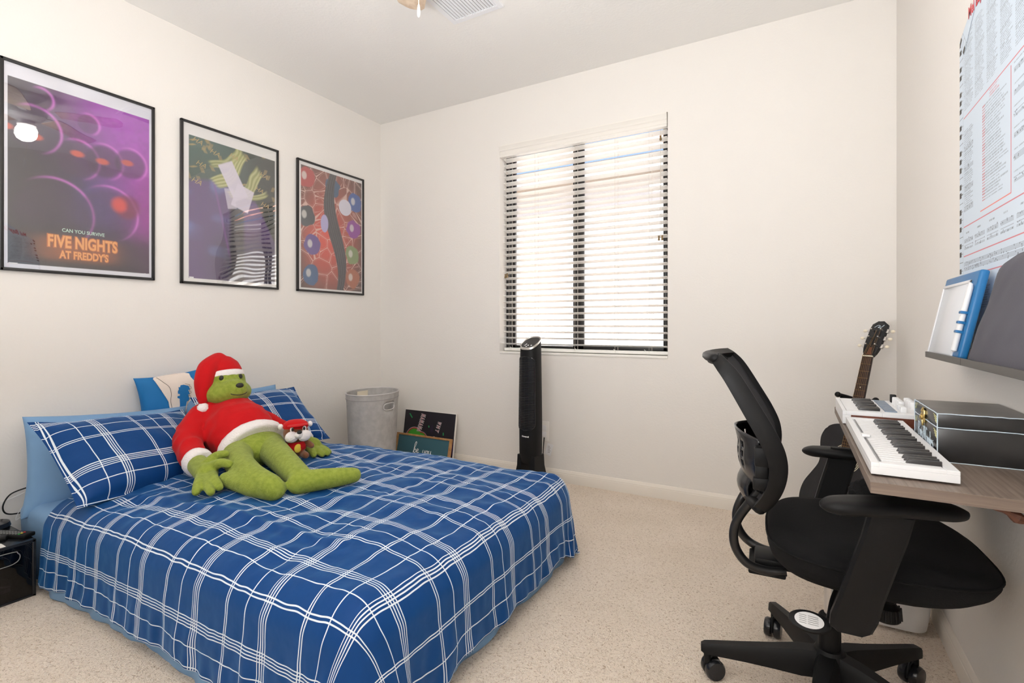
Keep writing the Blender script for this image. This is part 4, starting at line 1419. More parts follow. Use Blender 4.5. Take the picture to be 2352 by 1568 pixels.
mt, hh = leaning(2.955, 3.005, .222, -2.712)
sg = empty('letter_board', (-2.45, 2.98, 0), 'teal board in an oak frame reading be you, leaning in front of the black canvas', 'sign')
bm = B()
fw = .020
for lo, hi in (((0, 0), (fw, hh)), ((.525 - fw, 0), (.525, hh)), ((fw, 0), (.525 - fw, fw)), ((fw, hh - fw * .7), (.525 - fw, hh))):
    b2 = B(); box(b2, (lo[0], lo[1], 0), (hi[0], hi[1], .018), .002)
    bmesh.ops.transform(b2, matrix=mt, verts=b2.verts[:])
    tm = bpy.data.meshes.new('t'); b2.to_mesh(tm); b2.free(); bm.from_mesh(tm); bpy.data.meshes.remove(tm)
obj('oak_frame', bm, M['oak'], sg)
bm = B(); prism(bm, [(.01, .01), (.515, .01), (.515, hh - .01), (.01, hh - .01)], mt @ Matrix.Translation((0, 0, .004)), .008); obj('board_panel', bm, M['chalk'], sg)
# handwritten "be you."
strokes = [
    [(0, 0), (.010, .03), (.022, .062), (.018, .074), (.010, .06), (.006, .02), (.010, .002), (.020, .004), (.024, .018), (.016, .026), (.010, .016)],
    [(.026, .010), (.040, .016), (.042, .026), (.034, .027), (.031, .012), (.038, .002), (.050, .008)],
    [(.085, .026), (.082, .010), (.088, .003), (.097, .010), (.101, .026), (.099, 0), (.092, -.022), (.084, -.020), (.090, -.006), (.106, .004)],
    [(.116, .026), (.109, .014), (.113, .003), (.121, .006), (.123, .018), (.117, .026), (.124, .020), (.130, .022)],
    [(.134, .026), (.132, .010), (.138, .003), (.147, .010), (.150, .026), (.149, .008), (.156, .004)],
    [(.164, .004), (.1645, .0045)]]
bm = B()
for s in strokes:
    k = 1.12
    pp = [mt @ Vector((.180 + x * k, .126 + (y - .03) * k * 1.0, .0125)) for x, y in s]
    tube(bm, catmull(pp, 5), .0022, 6)
obj('script_lettering', bm, M['chalkwhite'], sg)

# ------------------------------------------------------------------ tower fan
tf = empty('tower_fan', (-1.475, 2.86, 0), 'black tower fan standing on split legs under the window', 'fan')
TC = Vector((-1.473, 2.86, 0))
td = math.radians(-98)         # facing direction in plan
fx = Vector((math.cos(td), math.sin(td), 0)); sx_ = Vector((-math.sin(td), math.cos(td), 0))
def tring(z, w, d, n=40, slope=0.0, ex=2.6):
    out = []
    for k in range(n):
        a = 2 * PI * k / n
        c, s = math.cos(a), math.sin(a)
        x = d * math.copysign(abs(c) ** (2 / ex), c); y = w * math.copysign(abs(s) ** (2 / ex), s)
        out.append(TC + fx * x + sx_ * y + Vector((0, 0, z - slope * x)))
    return out
bm = B()
rings = [tring(.185, .054, .052), tring(.20, .064, .062), tring(.26, .068, .066), tring(.45, .069, .067), tring(.70, .066, .064), tring(.88, .063, .062), tring(.945, .062, .060, slope=.62)]
loft(bm, rings)
obj('fan_housing', bm, M['black'], tf, angle=40)
bm = B()
r0 = tring(.948, .0625, .0605, slope=.62); r1 = tring(.952, .054, .052, slope=.62)
a = [bm.verts.new(p) for p in tring(.943, .0625, .0605, slope=.62)]; b = [bm.verts.new(p) for p in tring(.953, .0615, .0595, slope=.62)]; c = [bm.verts.new(p) for p in tring(.953, .056, .054, slope=.62)]; d = [bm.verts.new(p) for p in tring(.946, .054, .052, slope=.62)]
for q in ((a, b), (b, c), (c, d)):
    for i in range(40): bm.faces.new((q[0][i], q[0][(i + 1) % 40], q[1][(i + 1) % 40], q[1][i]))
obj('control_ring', bm, M['nickel'], tf)
bm = B(); loft(bm, [tring(.940, .0545, .0525, slope=.62), tring(.950, .0535, .0515, slope=.62)])
panel = obj('control_panel', bm, M['blackgloss'], tf)
for x, y in ((.028, -.024), (.028, 0), (.028, .024), (.040, -.006), (.018, -.020)):
    bm = B()
    nrm = Vector((0, 0, 1)) + fx * .62; nrm.normalize()
    q = nrm.to_track_quat('Z', 'X').to_matrix().to_4x4()
    lathe(bm, [(.0052, 0), (.0052, .0012), (.001, .0016)], 12, TC + fx * x + sx_ * y + Vector((0, 0, .9505 - .62 * x)), mtx=q)
    obj('panel_button', bm, M['white'], panel)
# grille: rounded-end recess of horizontal louvres on the front
def fpt(z, s, lift):
    """a point on the housing front, s = sideways angle"""
    w = np.interp(z, [.26, .45, .70, .88], [.068, .069, .066, .063]); d = np.interp(z, [.26, .45, .70, .88], [.066, .067, .064, .062])
    a = s
    c, sn = math.cos(a), math.sin(a)
    ex = 2.6
    x = (d + lift) * math.copysign(abs(c) ** (2 / ex), c); y = (w + lift) * math.copysign(abs(sn) ** (2 / ex), sn)
    return TC + fx * x + sx_ * y + Vector((0, 0, z))
gz0, gz1, amax = .40, .865, 1.02
def ghalf(z):
    t = (z - (gz0 + gz1) / 2) / ((gz1 - gz0) / 2)
    e = .16
    if abs(t) > 1 - e: return amax * math.sqrt(max(0, 1 - ((abs(t) - 1 + e) / e) ** 2))
    return amax
bm = B()
nl = 44
for k in range(nl):
    z = gz0 + .008 + (gz1 - gz0 - .016) * k / (nl - 1)
    g = ghalf(z)
    tube(bm, [fpt(z, a, .0012) for a in np.linspace(-g, g, 14)], .0022, 6)
for a in (-.7, -.35, 0, .35, .7):
    zz = [z for z in np.linspace(gz0, gz1, 40) if ghalf(z) > abs(a)]
    tube(bm, [fpt(z, a, .0005) for z in zz], .0013, 5)
obj('grille', bm, M['blackgloss'], tf)
bm = B()
edge = [fpt(z, ghalf(z), .001) for z in np.linspace(gz0, gz1, 50)] + [fpt(z, -ghalf(z), .001) for z in np.linspace(gz1, gz0, 50)]
tube(bm, edge + edge[:1], .0035, 8)
obj('grille_rim', bm, M['blackgloss'], tf)
m2 = frame_mtx(fpt(.355, .05, .0015), sx_, (0, 0, 1), fx)
text('maker_lettering', 'Honeywell', .02, m2, M['chalkwhite'], tf, .0003, 'CENTER', fit=(.052, .0135), bold=.0006)
for s in (-1, 1):
    bm = B()
    rr = []
    for z, c0, c1, dd in ((.24, .030, .066, .058), (.17, .033, .068, .062), (.10, .040, .080, .072), (.04, .036, .098, .10), (.012, .030, .108, .125), (0, .030, .108, .125)):
        rr.append([TC + sx_ * (s * y) + fx * x + Vector((0, 0, z)) for x, y in ((dd, c0), (dd * .9, c1), (-dd * .9, c1), (-dd, c0))])
    loft(bm, rr)
    obj('leg', bm, M['black'], tf, angle=50)
bm = B()
tube(bm, catmull([TC - fx * .055 + Vector((0, 0, .22)), TC - fx * .02 + sx_ * .01 + Vector((0, 0, .12)), TC - fx * .03 + sx_ * .03 + Vector((0, 0, .02)), (-1.37, 2.93, .06), (-1.335, 2.95, .100), (-1.325, 2.96, .03), (-1.42, 3.03, .02), (-1.50, 3.10, .10), (-1.510, 3.120, .20), (-1.507, 3.128, .288)], 10), .0035, 8)
obj('power_cord', bm, M['black'], tf)

# outlet, wall plate and flat plug
ot = empty('wall_outlet', (-1.50, YF, .33), 'white wall outlet plate behind the tower fan', 'outlet')
bm = B(); box(bm, (-1.545, YF - .006, .262), (-1.472, YF - .0005, .400), .003); obj('cover_plate', bm, M['sill'], ot)
bm = B(); box(bm, (-1.525, YF - .010, .335), (-1.492, YF - .006, .372), .002); box(bm, (-1.525, YF - .010, .290), (-1.492, YF - .006, .327), .002); obj('socket', bm, M['white'], ot)
tgm = empty('cord_tag', (-1.475, 3.115, .20), 'white paper warning tag hanging on the fan cord below the outlet', 'tag')
bm = B()
box(bm, (-.022, -.0006, -.040), (.022, .0006, .040), 0, rot=Matrix.Rotation(math.radians(16), 3, 'Y'))
bmesh.ops.translate(bm, vec=(-1.462, 3.112, .215), verts=bm.verts[:])
obj('tag_paper', bm, M['white'], tgm)
bm = B()
for k in range(5):
    z = .235 - k * .010
    box(bm, (-1.472, 3.1105, z), (-1.456 + .004 * (k % 2), 3.1112, z + .0025))
obj('tag_print', bm, M['buttongrey'], tgm)

# ------------------------------------------------------------------ black crate by the bed with remotes on top
cr = empty('storage_crate', (-2.80, .62, 0), 'black smoky plastic storage box beside the head of the bed', 'storage box')
cx0, cx1, cy0, cy1, cz = -3.005, -2.600, .405, .808, .222
bm = B()
box(bm, (cx0, cy0, cz - .012), (cx1, cy1, cz), .003)
box(bm, (cx0, cy0, 0), (cx1, cy1, .010), .003)
for x, y in ((cx0, cy0), (cx1 - .012, cy0), (cx0, cy1 - .012), (cx1 - .012, cy1 - .012)):
    box(bm, (x, y, 0), (x + .012, y + .012, cz), .003)
box(bm, (cx0, cy0, 0), (cx0 + .004, cy1, cz), .001)
box(bm, (cx0, cy0, 0), (cx1, cy0 + .004, cz), .001)
box(bm, (cx0, cy1 - .004, 0), (cx1, cy1, cz), .001)
obj('crate_body', bm, M['blackgloss'], cr)
bm = B()
box(bm, (cx1 - .006, cy0 + .012, .010), (cx1 - .003, cy1 - .012, cz - .012))
obj('clear_door', bm, M['smoke'], cr)
bm = B()
pts = [(cx1 - .001, y, z) for y, z in ((.47, .195), (.72, .195), (.755, .185), (.760, .165), (.745, .150), (.70, .146), (.47, .146))]
tube(bm, catmull(pts, 5), .0016, 6)
obj('door_handle', bm, M['buttongrey'], cr)
sh = empty('shoe', (-2.76, .62, .012), 'dark trainer inside the black smoky box', 'shoe')
bm = B()
limb(bm, [(-2.72, .50, .050), (-2.72, .60, .048), (-2.72, .69, .040), (-2.72, .745, .034)], [.042, .044, .038, .026])
limb(bm, [(-2.72, .49, .05), (-2.72, .50, .10)], [.04, .036])
obj('shoe_upper', bm, M['black'], sh)
bm = B(); tube(bm, [(-2.72, .46, .018), (-2.72, .62, .016), (-2.72, .76, .018)], [.040, .044, .030], 14, flat=.3, up=(0, 0, 1)); obj('shoe_sole', bm, M['greyw'], sh)
bm = B()
for k in range(5):
    y = .56 + k * .026
    tube(bm, [(-2.690, y, .075 - k * .005), (-2.676, y + .012, .066 - k * .005)], .0025, 6)
tube(bm, catmull([(-2.68, .66, .05), (-2.672, .70, .062), (-2.676, .73, .045), (-2.70, .76, .03)], 5), .003, 6)
obj('shoe_lace', bm, M['white'], sh)
def remote(c, rz_, w, l, label, cluster):
    r = empty('remote_control', c, label, 'remote control', rz_, 'remote controls on the black box')
    bm = B(); box(bm, (-l / 2, -w / 2, 0), (l / 2, w / 2, .016), .005, 3)
    bdy = obj('remote_body', bm, M['black'], r, world=False)
    kinds = ['buttongreen', 'buttonyellow', 'buttonred', 'buttongrey']
    nxb = int((l - .03) / .013); nyb = int((w - .008) / .010)
    for ix in range(nxb):
        for iy in range(nyb):
            x = -l / 2 + .018 + ix * .013; y = -w / 2 + .008 + iy * .010
            bm = B(); box(bm, (x - .0038, y - .003, .0155), (x + .0038, y + .003, .0185), .001, 1)
            mm = M['buttongrey']
            if cluster == 'colour' and ix == nxb - 1: mm = M[kinds[iy % 3]]
            if cluster == 'purple' and ix == nxb // 2: mm = M['buttonpurple']
            obj('button', bm, mm, r, world=False)
    return r
remote((-2.715, .768, cz), math.radians(24), .046, .165, 'slim black remote with coloured buttons, nearest the comforter', 'colour')
remote((-2.735, .690, cz), math.radians(58), .046, .150, 'black remote with purple keys lying beside the slim one', 'purple')
bm = B(); lathe(bm, [(.001, cz), (.055, cz), (.058, cz + .006), (.054, cz + .022), (.048, cz + .024), (.001, cz + .022)], 32, (-2.88, .755, 0))
tag(obj('round_speaker', bm, M['blackgloss']), 'flat round black puck at the back of the black box, against the wall', 'speaker')
bm = B(); box(bm, (-2.655, .60, cz + .0002), (-2.606, .722, cz + .0014), 0)
tag(obj('paper_slip', bm, M['sill']), 'white paper slip on the front edge of the black box', 'paper')

# cables on the wall beside the pillow
bm = B()
tube(bm, catmull([(-2.97, .93, .340), (-2.985, .890, .336), (-3.0, .845, .318), (-3.0, .822, .275), (-2.995, .832, .240), (-2.985, .875, .232), (-2.97, .935, .245)], 12), .0030, 8)
tag(obj('cable', bm, M['black']), 'looped black cable against the left wall beside the blue pillow', 'cable')
bm = B()
tube(bm, catmull([(-2.96, .945, .322), (-2.985, .90, .320), (-3.0, .845, .300), (-3.01, .79, .292), (-3.01, .70, .30), (-3.01, .60, .28)], 10), .0016, 6)
tube(bm, catmull([(-2.965, .930, .285), (-2.98, .895, .270), (-2.985, .868, .235), (-2.985, .860, .205), (-2.975, .885, .222), (-2.965, .93, .245)], 10), .0016, 6)
tag(obj('cable', bm, M['white']), 'thin white cable against the left wall beside the blue pillow', 'cable')
# ------------------------------------------------------------------ wall desk
DX0, DY0, DY1, DZ = .125, 1.180, 2.200, .760
dk = empty('wall_desk', (.28, 1.69, DZ - .022), 'narrow grey-brown wood shelf desk fixed to the right wall', 'desk')
bm = B(); box(bm, (DX0, DY0 + .001, DZ - .022), (XR - .001, DY1, DZ), .0008, 1); obj('desk_top', bm, M['deskwood'], dk)
bm = B(); box(bm, (DX0 + .0008, DY0, DZ - .0215), (XR - .001, DY0 + .0008, DZ - .0006), 0); obj('edge_band', bm, M['deskedge'], dk)
for y in (1.245, 2.02):
    bm = B()
    box(bm, (.30, y - .012, DZ - .029), (XR - .0015, y + .012, DZ - .0225), .001)
    box(bm, (XR - .0075, y - .012, DZ - .22), (XR - .0015, y + .012, DZ - .0225), .001)
    tube(bm, catmull([(.318, y, DZ - .028), (.345, y, DZ - .046), (.372, y, DZ - .060), (.395, y, DZ - .085), (.415, y, DZ - .120), (XR - .006, y, DZ - .19)], 5), [.008 + .003 * math.sin(k * 1.3) for k in range(26)], 8)
    obj('bracket', bm, M['iron'], dk)

# ------------------------------------------------------------------ near keyboard
def keyed(root, x_front, x_back, xb0, y0, y1, zk, pattern_start, nwhite, m_white):
    """white and black keys side by side along Y (low end at y1)"""
    pitch = (y1 - y0) / nwhite
    wk = None; bk = None
    off = OFF[root.name]
    for i in range(nwhite):
        yc = y1 - pitch * (i + .5)
        if wk is None:
            bm = B(); box(bm, (x_front, -pitch / 2 + .0005, -.010), (x_back, pitch / 2 - .0005, 0), .001, 1)
            bmesh.ops.translate(bm, vec=(-off.x, 0, 0), verts=bm.verts[:])
            wk = obj('white_key', bm, m_white, root, world=False); wk.location = (0, yc - off.y, zk - off.z)
        else:
            s = wk.copy(); COL.objects.link(s); s.parent = root; s.location = (0, yc - off.y, zk - off.z)
        if (i + pattern_start) % 7 in (0, 1, 3, 4, 5) and i < nwhite - 1:
            yb = yc - pitch / 2
            if bk is None:
                bm = B()
                prism(bm, [(xb0, -.004), (xb0 + .006, .0078), (x_back + .001, .0085), (x_back + .001, -.004)], frame_mtx((0, .0048, 0), (1, 0, 0), (0, 0, 1), (0, -1, 0)), .0096, .0008)
                bmesh.ops.translate(bm, vec=(-off.x, 0, 0), verts=bm.verts[:])
                bk = obj('black_key', bm, M['blackkey'], root, world=False); bk.location = (0, yb - off.y, zk - off.z)
            else:
                s = bk.copy(); COL.objects.link(s); s.parent = root; s.location = (0, yb - off.y, zk - off.z)

kb = empty('keyboard', (.199, 1.52, DZ), 'long slim white keyboard with black keys, nearest on the desk', 'keyboard', group='keyboards on the wall desk')
kx0, kx1, ky0, ky1, kz = .131, .268, 1.228, 1.805, DZ + .027
bm = B()
box(bm, (kx0, ky0, DZ + .004), (kx1, ky1, kz - .0081), .0006, 1)
rim(bm, kx0, ky0, kx1, ky1, kz - .008, kz, .014, .020, .016, .030, .0006)
obj('keyboard_case', bm, M['white'], kb)
bm = B()
for x in (kx0 + .010, kx1 - .012):
    for y in (ky0 + .03, ky1 - .03): lathe(bm, [(.006, DZ), (.006, DZ + .005)], 12, (x, y, 0))
obj('foot', bm, M['black'], kb)
bm = B(); box(bm, (kx0 + .017, ky0 + .02, kz - .0012), (kx0 + .019, ky1 - .04, kz - .0002), 0); obj('slider_groove', bm, M['buttongrey'], kb)
bm = B(); box(bm, (kx0 + .011, 1.500, kz - .001), (kx0 + .028, 1.522, kz + .006), .002); obj('slider_knob', bm, M['white'], kb)
bm = B(); box(bm, (kx1 - .030, ky1 - .022, kz), (kx1 - .022, ky1 - .012, kz + .0006), 0); obj('power_button', bm, M['black'], kb)
keyed(kb, kx0 + .020, kx1 - .021, .190, ky0 + .0165, ky1 - .0305, kz - .0015, 3, 25, M['white'])

# ------------------------------------------------------------------ far keyboard controller
k2 = empty('keyboard', (.24, 1.97, DZ), 'small white keyboard with wood side, pads and knobs, at the far end of the desk', 'keyboard', group='keyboards on the wall desk')
x0, x1, y0, y1, zt = .124, .345, 1.822, 2.130, DZ + .042
bm = B()
box(bm, (x0, y0, DZ + .003), (x0 + .0215, y1, zt - .0121), .0006, 1)
rim(bm, x0, y0, .223, y1, zt - .012, zt, .010, .002, .010, .010, .0006)
box(bm, (.2231, y0, zt - .012), (x1, y1, zt), .0006, 1)
obj('controller_case', bm, M['white'], k2)
for ya, yb in ((y0 - .002, y0 + .012), (y1 - .012, y1 + .002)):
    bm = B(); box(bm, (x0 + .022, ya, DZ + .004), (x1, yb, zt - .0122), .0006, 1)
    obj('wood_side', bm, M['redwood'], k2)
bm = B(); box(bm, (x0 + .0225, y0 + .0125, DZ), (x1 - .005, y1 - .0125, zt - .02), .0006, 1); obj('base_plate', bm, M['white'], k2)
keyed(k2, x0 + .012, .221, .166, y0 + .011, y1 - .011, zt - .0015, 0, 15, M['white'])
M['padgrey'] = mat('smoky_blue_pad', rgb(120, 134, 152), 0.4)
for r in range(2):
    for c in range(8):
        bm = B(); y = y1 - .035 - c * .0325
        if r: continue
        box(bm, (.232, y - .014, zt - .001), (.262, y + .014, zt + .003), .0012); obj('pad', bm, M['padgrey'], k2)
for r in range(2):
    for c in range(4):
        bm = B(); y = y1 - .075 - c * .034; x = .285 + r * .030
        lathe(bm, [(.0095, zt), (.0090, zt + .020), (.0080, zt + .022), (.001, zt + .022)], 18, (x, y, 0)); obj('knob', bm, M['white'], k2)
for c in range(4):
    bm = B(); y = y0 + .110 - c * .022
    box(bm, (.270, y - .006, zt), (.285, y + .006, zt + .016), .0015); obj('fader', bm, M['white'], k2)
bm = B(); box(bm, (.276, y1 - .045, zt), (.292, y1 - .025, zt + .026), .002); obj('main_knob', bm, M['black'], k2)

# ------------------------------------------------------------------ black keepsake box
gb = empty('keepsake_box', (.352, 1.545, DZ), 'black chalk-painted box with brass clasp and handwritten lettering on the desk', 'box')
bx0, bx1, by0, by1, bz1 = .272, .436, 1.425, 1.665, .866
bm = B(); box(bm, (bx0, by0, DZ), (bx1, by1, .834), .002); obj('box_body', bm, M['chalkbox'], gb)
bm = B(); box(bm, (bx0, by0, .8355), (bx1, by1, bz1), .002); obj('lid', bm, M['chalkbox'], gb)
bm = B(); box(bm, (bx0 + .002, by0 + .002, bz1 - .0002), (bx1 - .002, by1 - .002, bz1 + .0008), 0); obj('lid_top', bm, M['dustsheenlid'], gb, label='lid top painted grey for dust and sheen')
bm = B()
for a, b in (((bx0, by0, .835), (bx0, by1, .835)), ((bx0, by0, .835), (bx1, by0, .835)), ((bx0, by0, bz1), (bx0, by1, bz1)), ((bx0, by0, bz1), (bx1, by0, bz1)),
             ((bx0, by0, DZ + .001), (bx1, by0, DZ + .001)), ((bx0, by0, DZ), (bx0, by0, bz1)), ((bx0, by1, DZ), (bx0, by1, bz1))):
    a, b = Vector(a), Vector(b)
    pts = [a + (b - a) * (k / 14) + Vector((-.0004, -.0004, .0012 * nz(k * 1.3 + a.x * 9, a.z * 50))) for k in range(15)]
    tube(bm, pts, [.0010 + .0006 * abs(nz(k * .9, 2.2)) for k in range(15)], 5)
obj('chalk_edging', bm, M['chalkline'], gb)
for yc, s in ((by0 + .010, 1), (by1 - .010, -1)):
    bm = B()
    for zc, d in ((.857, -1), (.824, -1)):
        for k in range(4):
            tube(bm, [(bx0 - .0004, yc - s * .006, zc - k * .0042), (bx0 - .0004, yc + s * (.024 - k * .005), zc + .004 - k * .0042)], .0007, 5)
    obj('chalk_flourish', bm, M['chalkyellow'], gb)
mt = lambda y, z: frame_mtx((bx0 - .0006, y, z), (0, -1, 0), (0, 0, 1), (-1, 0, 0))
def hand(strokes, y, z, kx, kz):
    bm = B()
    for s in strokes:
        tube(bm, catmull([(bx0 - .0006, y - px * kx, z + pz * kz) for px, pz in s], 4), .00075, 5)
    obj('chalk_lettering', bm, M['chalkline'], gb)
hand([[(0, 0), (.1, 1)], [(.1, 1), (.5, .9), (.45, .6), (.12, .52), (.5, .4), (.5, .08), (0, 0)]], 1.620, .785, .035, .034)                 # B
hand([[(.3, .5), (.0, .4), (.0, 0), (.35, .05), (.4, .4), (.25, .5)]], 1.595, .785, .022, .034)                                           # o
hand([[(0, .5), (.5, 0)], [(.5, .5), (0, 0)]], 1.582, .783, .024, .034)                                                                   # x
hand([[(-.05, .95), (-.1, .8)], [(0, 0), (.35, .95), (.6, 0)], [(.12, .35), (.5, .35)], [(.62, .95), (.66, .8)]], 1.562, .785, .022, .034)  # 'A'
hand([[(.6, .85), (.2, .95), (0, .4), (.25, 0), (.6, .15), (.6, .42), (.35, .42)]], 1.540, .780, .026, .038)                              # G
hand([[(.3, .5), (0, .4), (0, 0), (.35, .05), (.4, .4), (.25, .5)]], 1.522, .780, .018, .034)                                             # o
hand([[(.3, .5), (0, .4), (0, 0), (.35, .05), (.4, .4), (.25, .5)]], 1.511, .780, .018, .034)                                             # o
hand([[(.35, .4), (0, .4), (0, 0), (.35, .1)], [(.4, 1), (.4, 0)]], 1.500, .780, .018, .034)                                              # d
hand([[(0, 0), (0, .5)], [(0, .68), (0, .72)]], 1.489, .780, .018, .034)                                                                  # i
hand([[(0, .25), (.4, .3), (.3, .5), (.02, .4), (.1, 0), (.45, .1)]], 1.484, .780, .018, .034)                                            # e
hand([[(.4, .5), (.05, .4), (.4, .15), (0, -.1)]], 1.472, .780, .022, .038)                                                               # s
bm = B()
box(bm, (bx0 - .004, 1.538, .826), (bx0, 1.566, .856), .001)
for k in range(8):
    a = k * PI / 4
    ball(bm, (bx0 - .003, 1.552 + .013 * math.cos(a), .842 + .015 * math.sin(a)), (.003, .005, .005), 8, 6)
lathe(bm, [(.006, 0), (.006, .004), (.003, .006)], 12, (bx0 - .004, 1.552, .838), mtx=Matrix.Rotation(-PI / 2, 4, 'Y'))
box(bm, (bx0 - .006, 1.548, .818), (bx0 - .002, 1.556, .832), .001)
obj('clasp', bm, M['brass'], gb)

# ------------------------------------------------------------------ picture ledge with board and cloth pouch
lg = empty('picture_ledge', (.39, 1.40, .963), 'dark narrow picture ledge on the right wall above the desk', 'shelf')
lz = .9635
for ya, yb in ((1.585, 1.961), (.98, 1.583)):
    bm = B()
    box(bm, (.345, ya, lz), (.351, yb, lz + .017), .0008, 1)
    box(bm, (.345, ya, lz), (XR - .001, yb, lz + .006), .0008, 1)
    box(bm, (XR - .008, ya, lz), (XR - .001, yb, lz + .030), .0008, 1)
    obj('ledge_rail', bm, M['ledge'], lg)
up = Vector((.048, 0, .240)).normalized()
wb = empty('drawing_board', (.375, 1.80, lz + .006), 'blue framed drawing board with a pen clipped to its side, standing on the ledge', 'drawing board')
m0 = frame_mtx((.358, 2.005, lz + .0065), (0, -1, 0), up, Vector((0, -1, 0)).cross(up))     # z points into the room
if m0.col[2].x > 0: m0 = frame_mtx((.358, 2.005, lz + .0065), (0, -1, 0), up, -Vector((0, -1, 0)).cross(up))
def onb(bm):
    bmesh.ops.transform(bm, matrix=m0, verts=bm.verts[:]); return bm
BW, BH = .330, .236
bm = B(); box(bm, (0, 0, -.020), (BW, BH, 0), .006, 3); onb(bm); obj('board_body', bm, M['bluewb'], wb)
bm = B(); box(bm, (.012, .006, -.004), (BW - .055, BH - .030, .0012), .001); onb(bm); obj('writing_surface', bm, M['wbwhite'], wb)
bm = B()
for lo, hi in (((.006, .002), (.014, BH - .024)), ((BW - .057, .002), (BW - .049, BH - .024)), ((.006, BH - .032), (BW - .049, BH - .024))):
    box(bm, (lo[0], lo[1], 0), (hi[0], hi[1], .004), .001)
onb(bm); obj('surface_rim', bm, M['greyw'], wb)
bm = B(); lathe(bm, [(.002, .02), (.0065, .024), (.0065, .188), (.004, .198), (.001, .200)], 14, (0, 0, 0), mtx=Matrix.Rotation(-PI / 2, 4, 'X')); bmesh.ops.translate(bm, vec=(BW - .018, 0, .007), verts=bm.verts[:]); onb(bm)
pen = obj('pen', bm, M['greyw'], wb)
for yy in (.070, .094, .120):
    bm = B(); box(bm, (BW - .027, yy, -.002), (BW - .009, yy + .007, .0155), .0015); onb(bm); obj('pen_clip', bm, M['bluewb'], wb)

bm = B()
# soft slumped pouch: rounded rectangle, thick, rippled
up2 = Vector((.045, 0, .235)).normalized()
n = 30
rings = []
for side in (0,):
    pass
yy0, yy1, hh2 = 1.575, 1.02, .246
def pouch(a, b, f):
    y = yy0 + (yy1 - yy0) * a
    cor = max(0.0, 1 - a / .18) ** 2 * .030 * b + .012 * max(0, .5 - a) * b
    h = hh2 * b
    p = Vector((.358, y - .07 * b * max(0.0, 1 - a / .5), lz + .0075)) + up2 * h - Vector((0, 0, cor))
    edge = min(a, 1 - a, b * .6 + .02, 1 - b) 
    th = .018 * (1 - math.exp(-max(edge, 0) / .05)) 
    rip = .0035 * nz(y * 14 + b * 3, b * 4, 2.0)
    return p + Vector((-.0 - (th + rip) if f else .010 * 0, 0, 0))
front = [[bm.verts.new(pouch(i / n, j / 16, True)) for i in range(n + 1)] for j in range(17)]
back = [[bm.verts.new(pouch(i / n, j / 16, False) + Vector((.002, 0, 0))) for i in range(n + 1)] for j in range(17)]
for j in range(16):
    for i in range(n):
        bm.faces.new((front[j][i], front[j][i + 1], front[j + 1][i + 1], front[j + 1][i]))
        bm.faces.new((back[j][i], back[j + 1][i], back[j + 1][i + 1], back[j][i + 1]))
for i in range(n):
    bm.faces.new((front[16][i], front[16][i + 1], back[16][i + 1], back[16][i])); bm.faces.new((front[0][i], back[0][i], back[0][i + 1], front[0][i + 1]))
for j in range(16):
    bm.faces.new((front[j][0], front[j + 1][0], back[j + 1][0], back[j][0])); bm.faces.new((front[j][n], back[j][n], back[j + 1][n], front[j + 1][n]))
pc = obj('cloth_pouch', bm, M['greyfab'], angle=60)
tag(pc, 'dark grey cloth pouch leaning on the ledge in front of the blue board', 'pouch')

# ------------------------------------------------------------------ piano wall chart
CW, CH, CZ0, CY = .610, .930, 1.070, 2.020
nx, ny = 407, 620
X, Y = blobs(nx, ny)
img = np.zeros((ny, nx, 3)) + lin(206, 219, 232)
xm_, ym_ = X * CW, Y * CH
# keyboard strip down the left border
oct_h = CH / 5.2
white_h = oct_h / 7
strip = xm_ < .036
ph = (ym_ / white_h) % 1
img = np.where((strip & ((ph < .06)))[..., None], lin(60, 60, 64), img)
ki = (ym_ / white_h).astype(int) % 7
near = np.abs(((ym_ / white_h + .5) % 1) - .5) < .30
kb_i = np.round(ym_ / white_h).astype(int) % 7
blk = (xm_ < .021) & near & np.isin(kb_i, [1, 2, 4, 5, 6])
img = np.where(blk[..., None], lin(52, 46, 42), img)
img = np.where((np.abs(xm_ - .037) < .0008)[..., None], lin(150, 160, 170), img)
rs = np.random.RandomState(7)
def para(x0, x1, y0, y1, lead=.0062, th=.0017, c=(120, 130, 140), red=False, jag=True):
    """blocks of small print"""
    global img
    y = y1
    while y > y0:
        w = x1 - (rs.rand() * .35 * (x1 - x0) if jag else 0)
        m = (xm_ > x0) & (xm_ < w) & (np.abs(ym_ - y) < th)
        gaps = rs.rand(nx) > .22
        m = m & gaps[None, :]
        img = np.where(m[..., None], img * .45 + .55 * lin(*c), img)
        if red:
            m = (xm_ > x0) & (xm_ < x0 + .022) & (np.abs(ym_ - y) < th)
            img = np.where(m[..., None], img * .4 + .6 * lin(205, 90, 100), img)
        y -= lead
def staff(x0, x1, y):
    global img
    for k in range(5):
        img = np.where(((xm_ > x0) & (xm_ < x1) & (np.abs(ym_ - y - k * .0028) < .00055))[..., None], lin(150, 160, 172), img)
    for _ in range(int((x1 - x0) / .012)):
        cx = x0 + rs.rand() * (x1 - x0); cy = y + rs.rand() * .012
        img = np.where((np.hypot(xm_ - cx, ym_ - cy) < .0019)[..., None], lin(80, 88, 98), img)
def rule(x0, y0, x1, y1, c=(206, 110, 120), w=.0009):
    global img
    m = (xm_ >= min(x0, x1) - w) & (xm_ <= max(x0, x1) + w) & (ym_ >= min(y0, y1) - w) & (ym_ <= max(y0, y1) + w)
    img = np.where(m[..., None], lin(*c), img)
for x0 in (.048, .150, .250, .350, .450):
    para(x0, x0 + .085, .625, .845)
rule(.045, .606, .60, .606)
for y in (.52, .46, .40, .34):
    para(.048, .135, y, y + .045)
    staff(.048, .135, y - .012)
para(.215, .405, .318, .575, .0078, .0019, red=True)
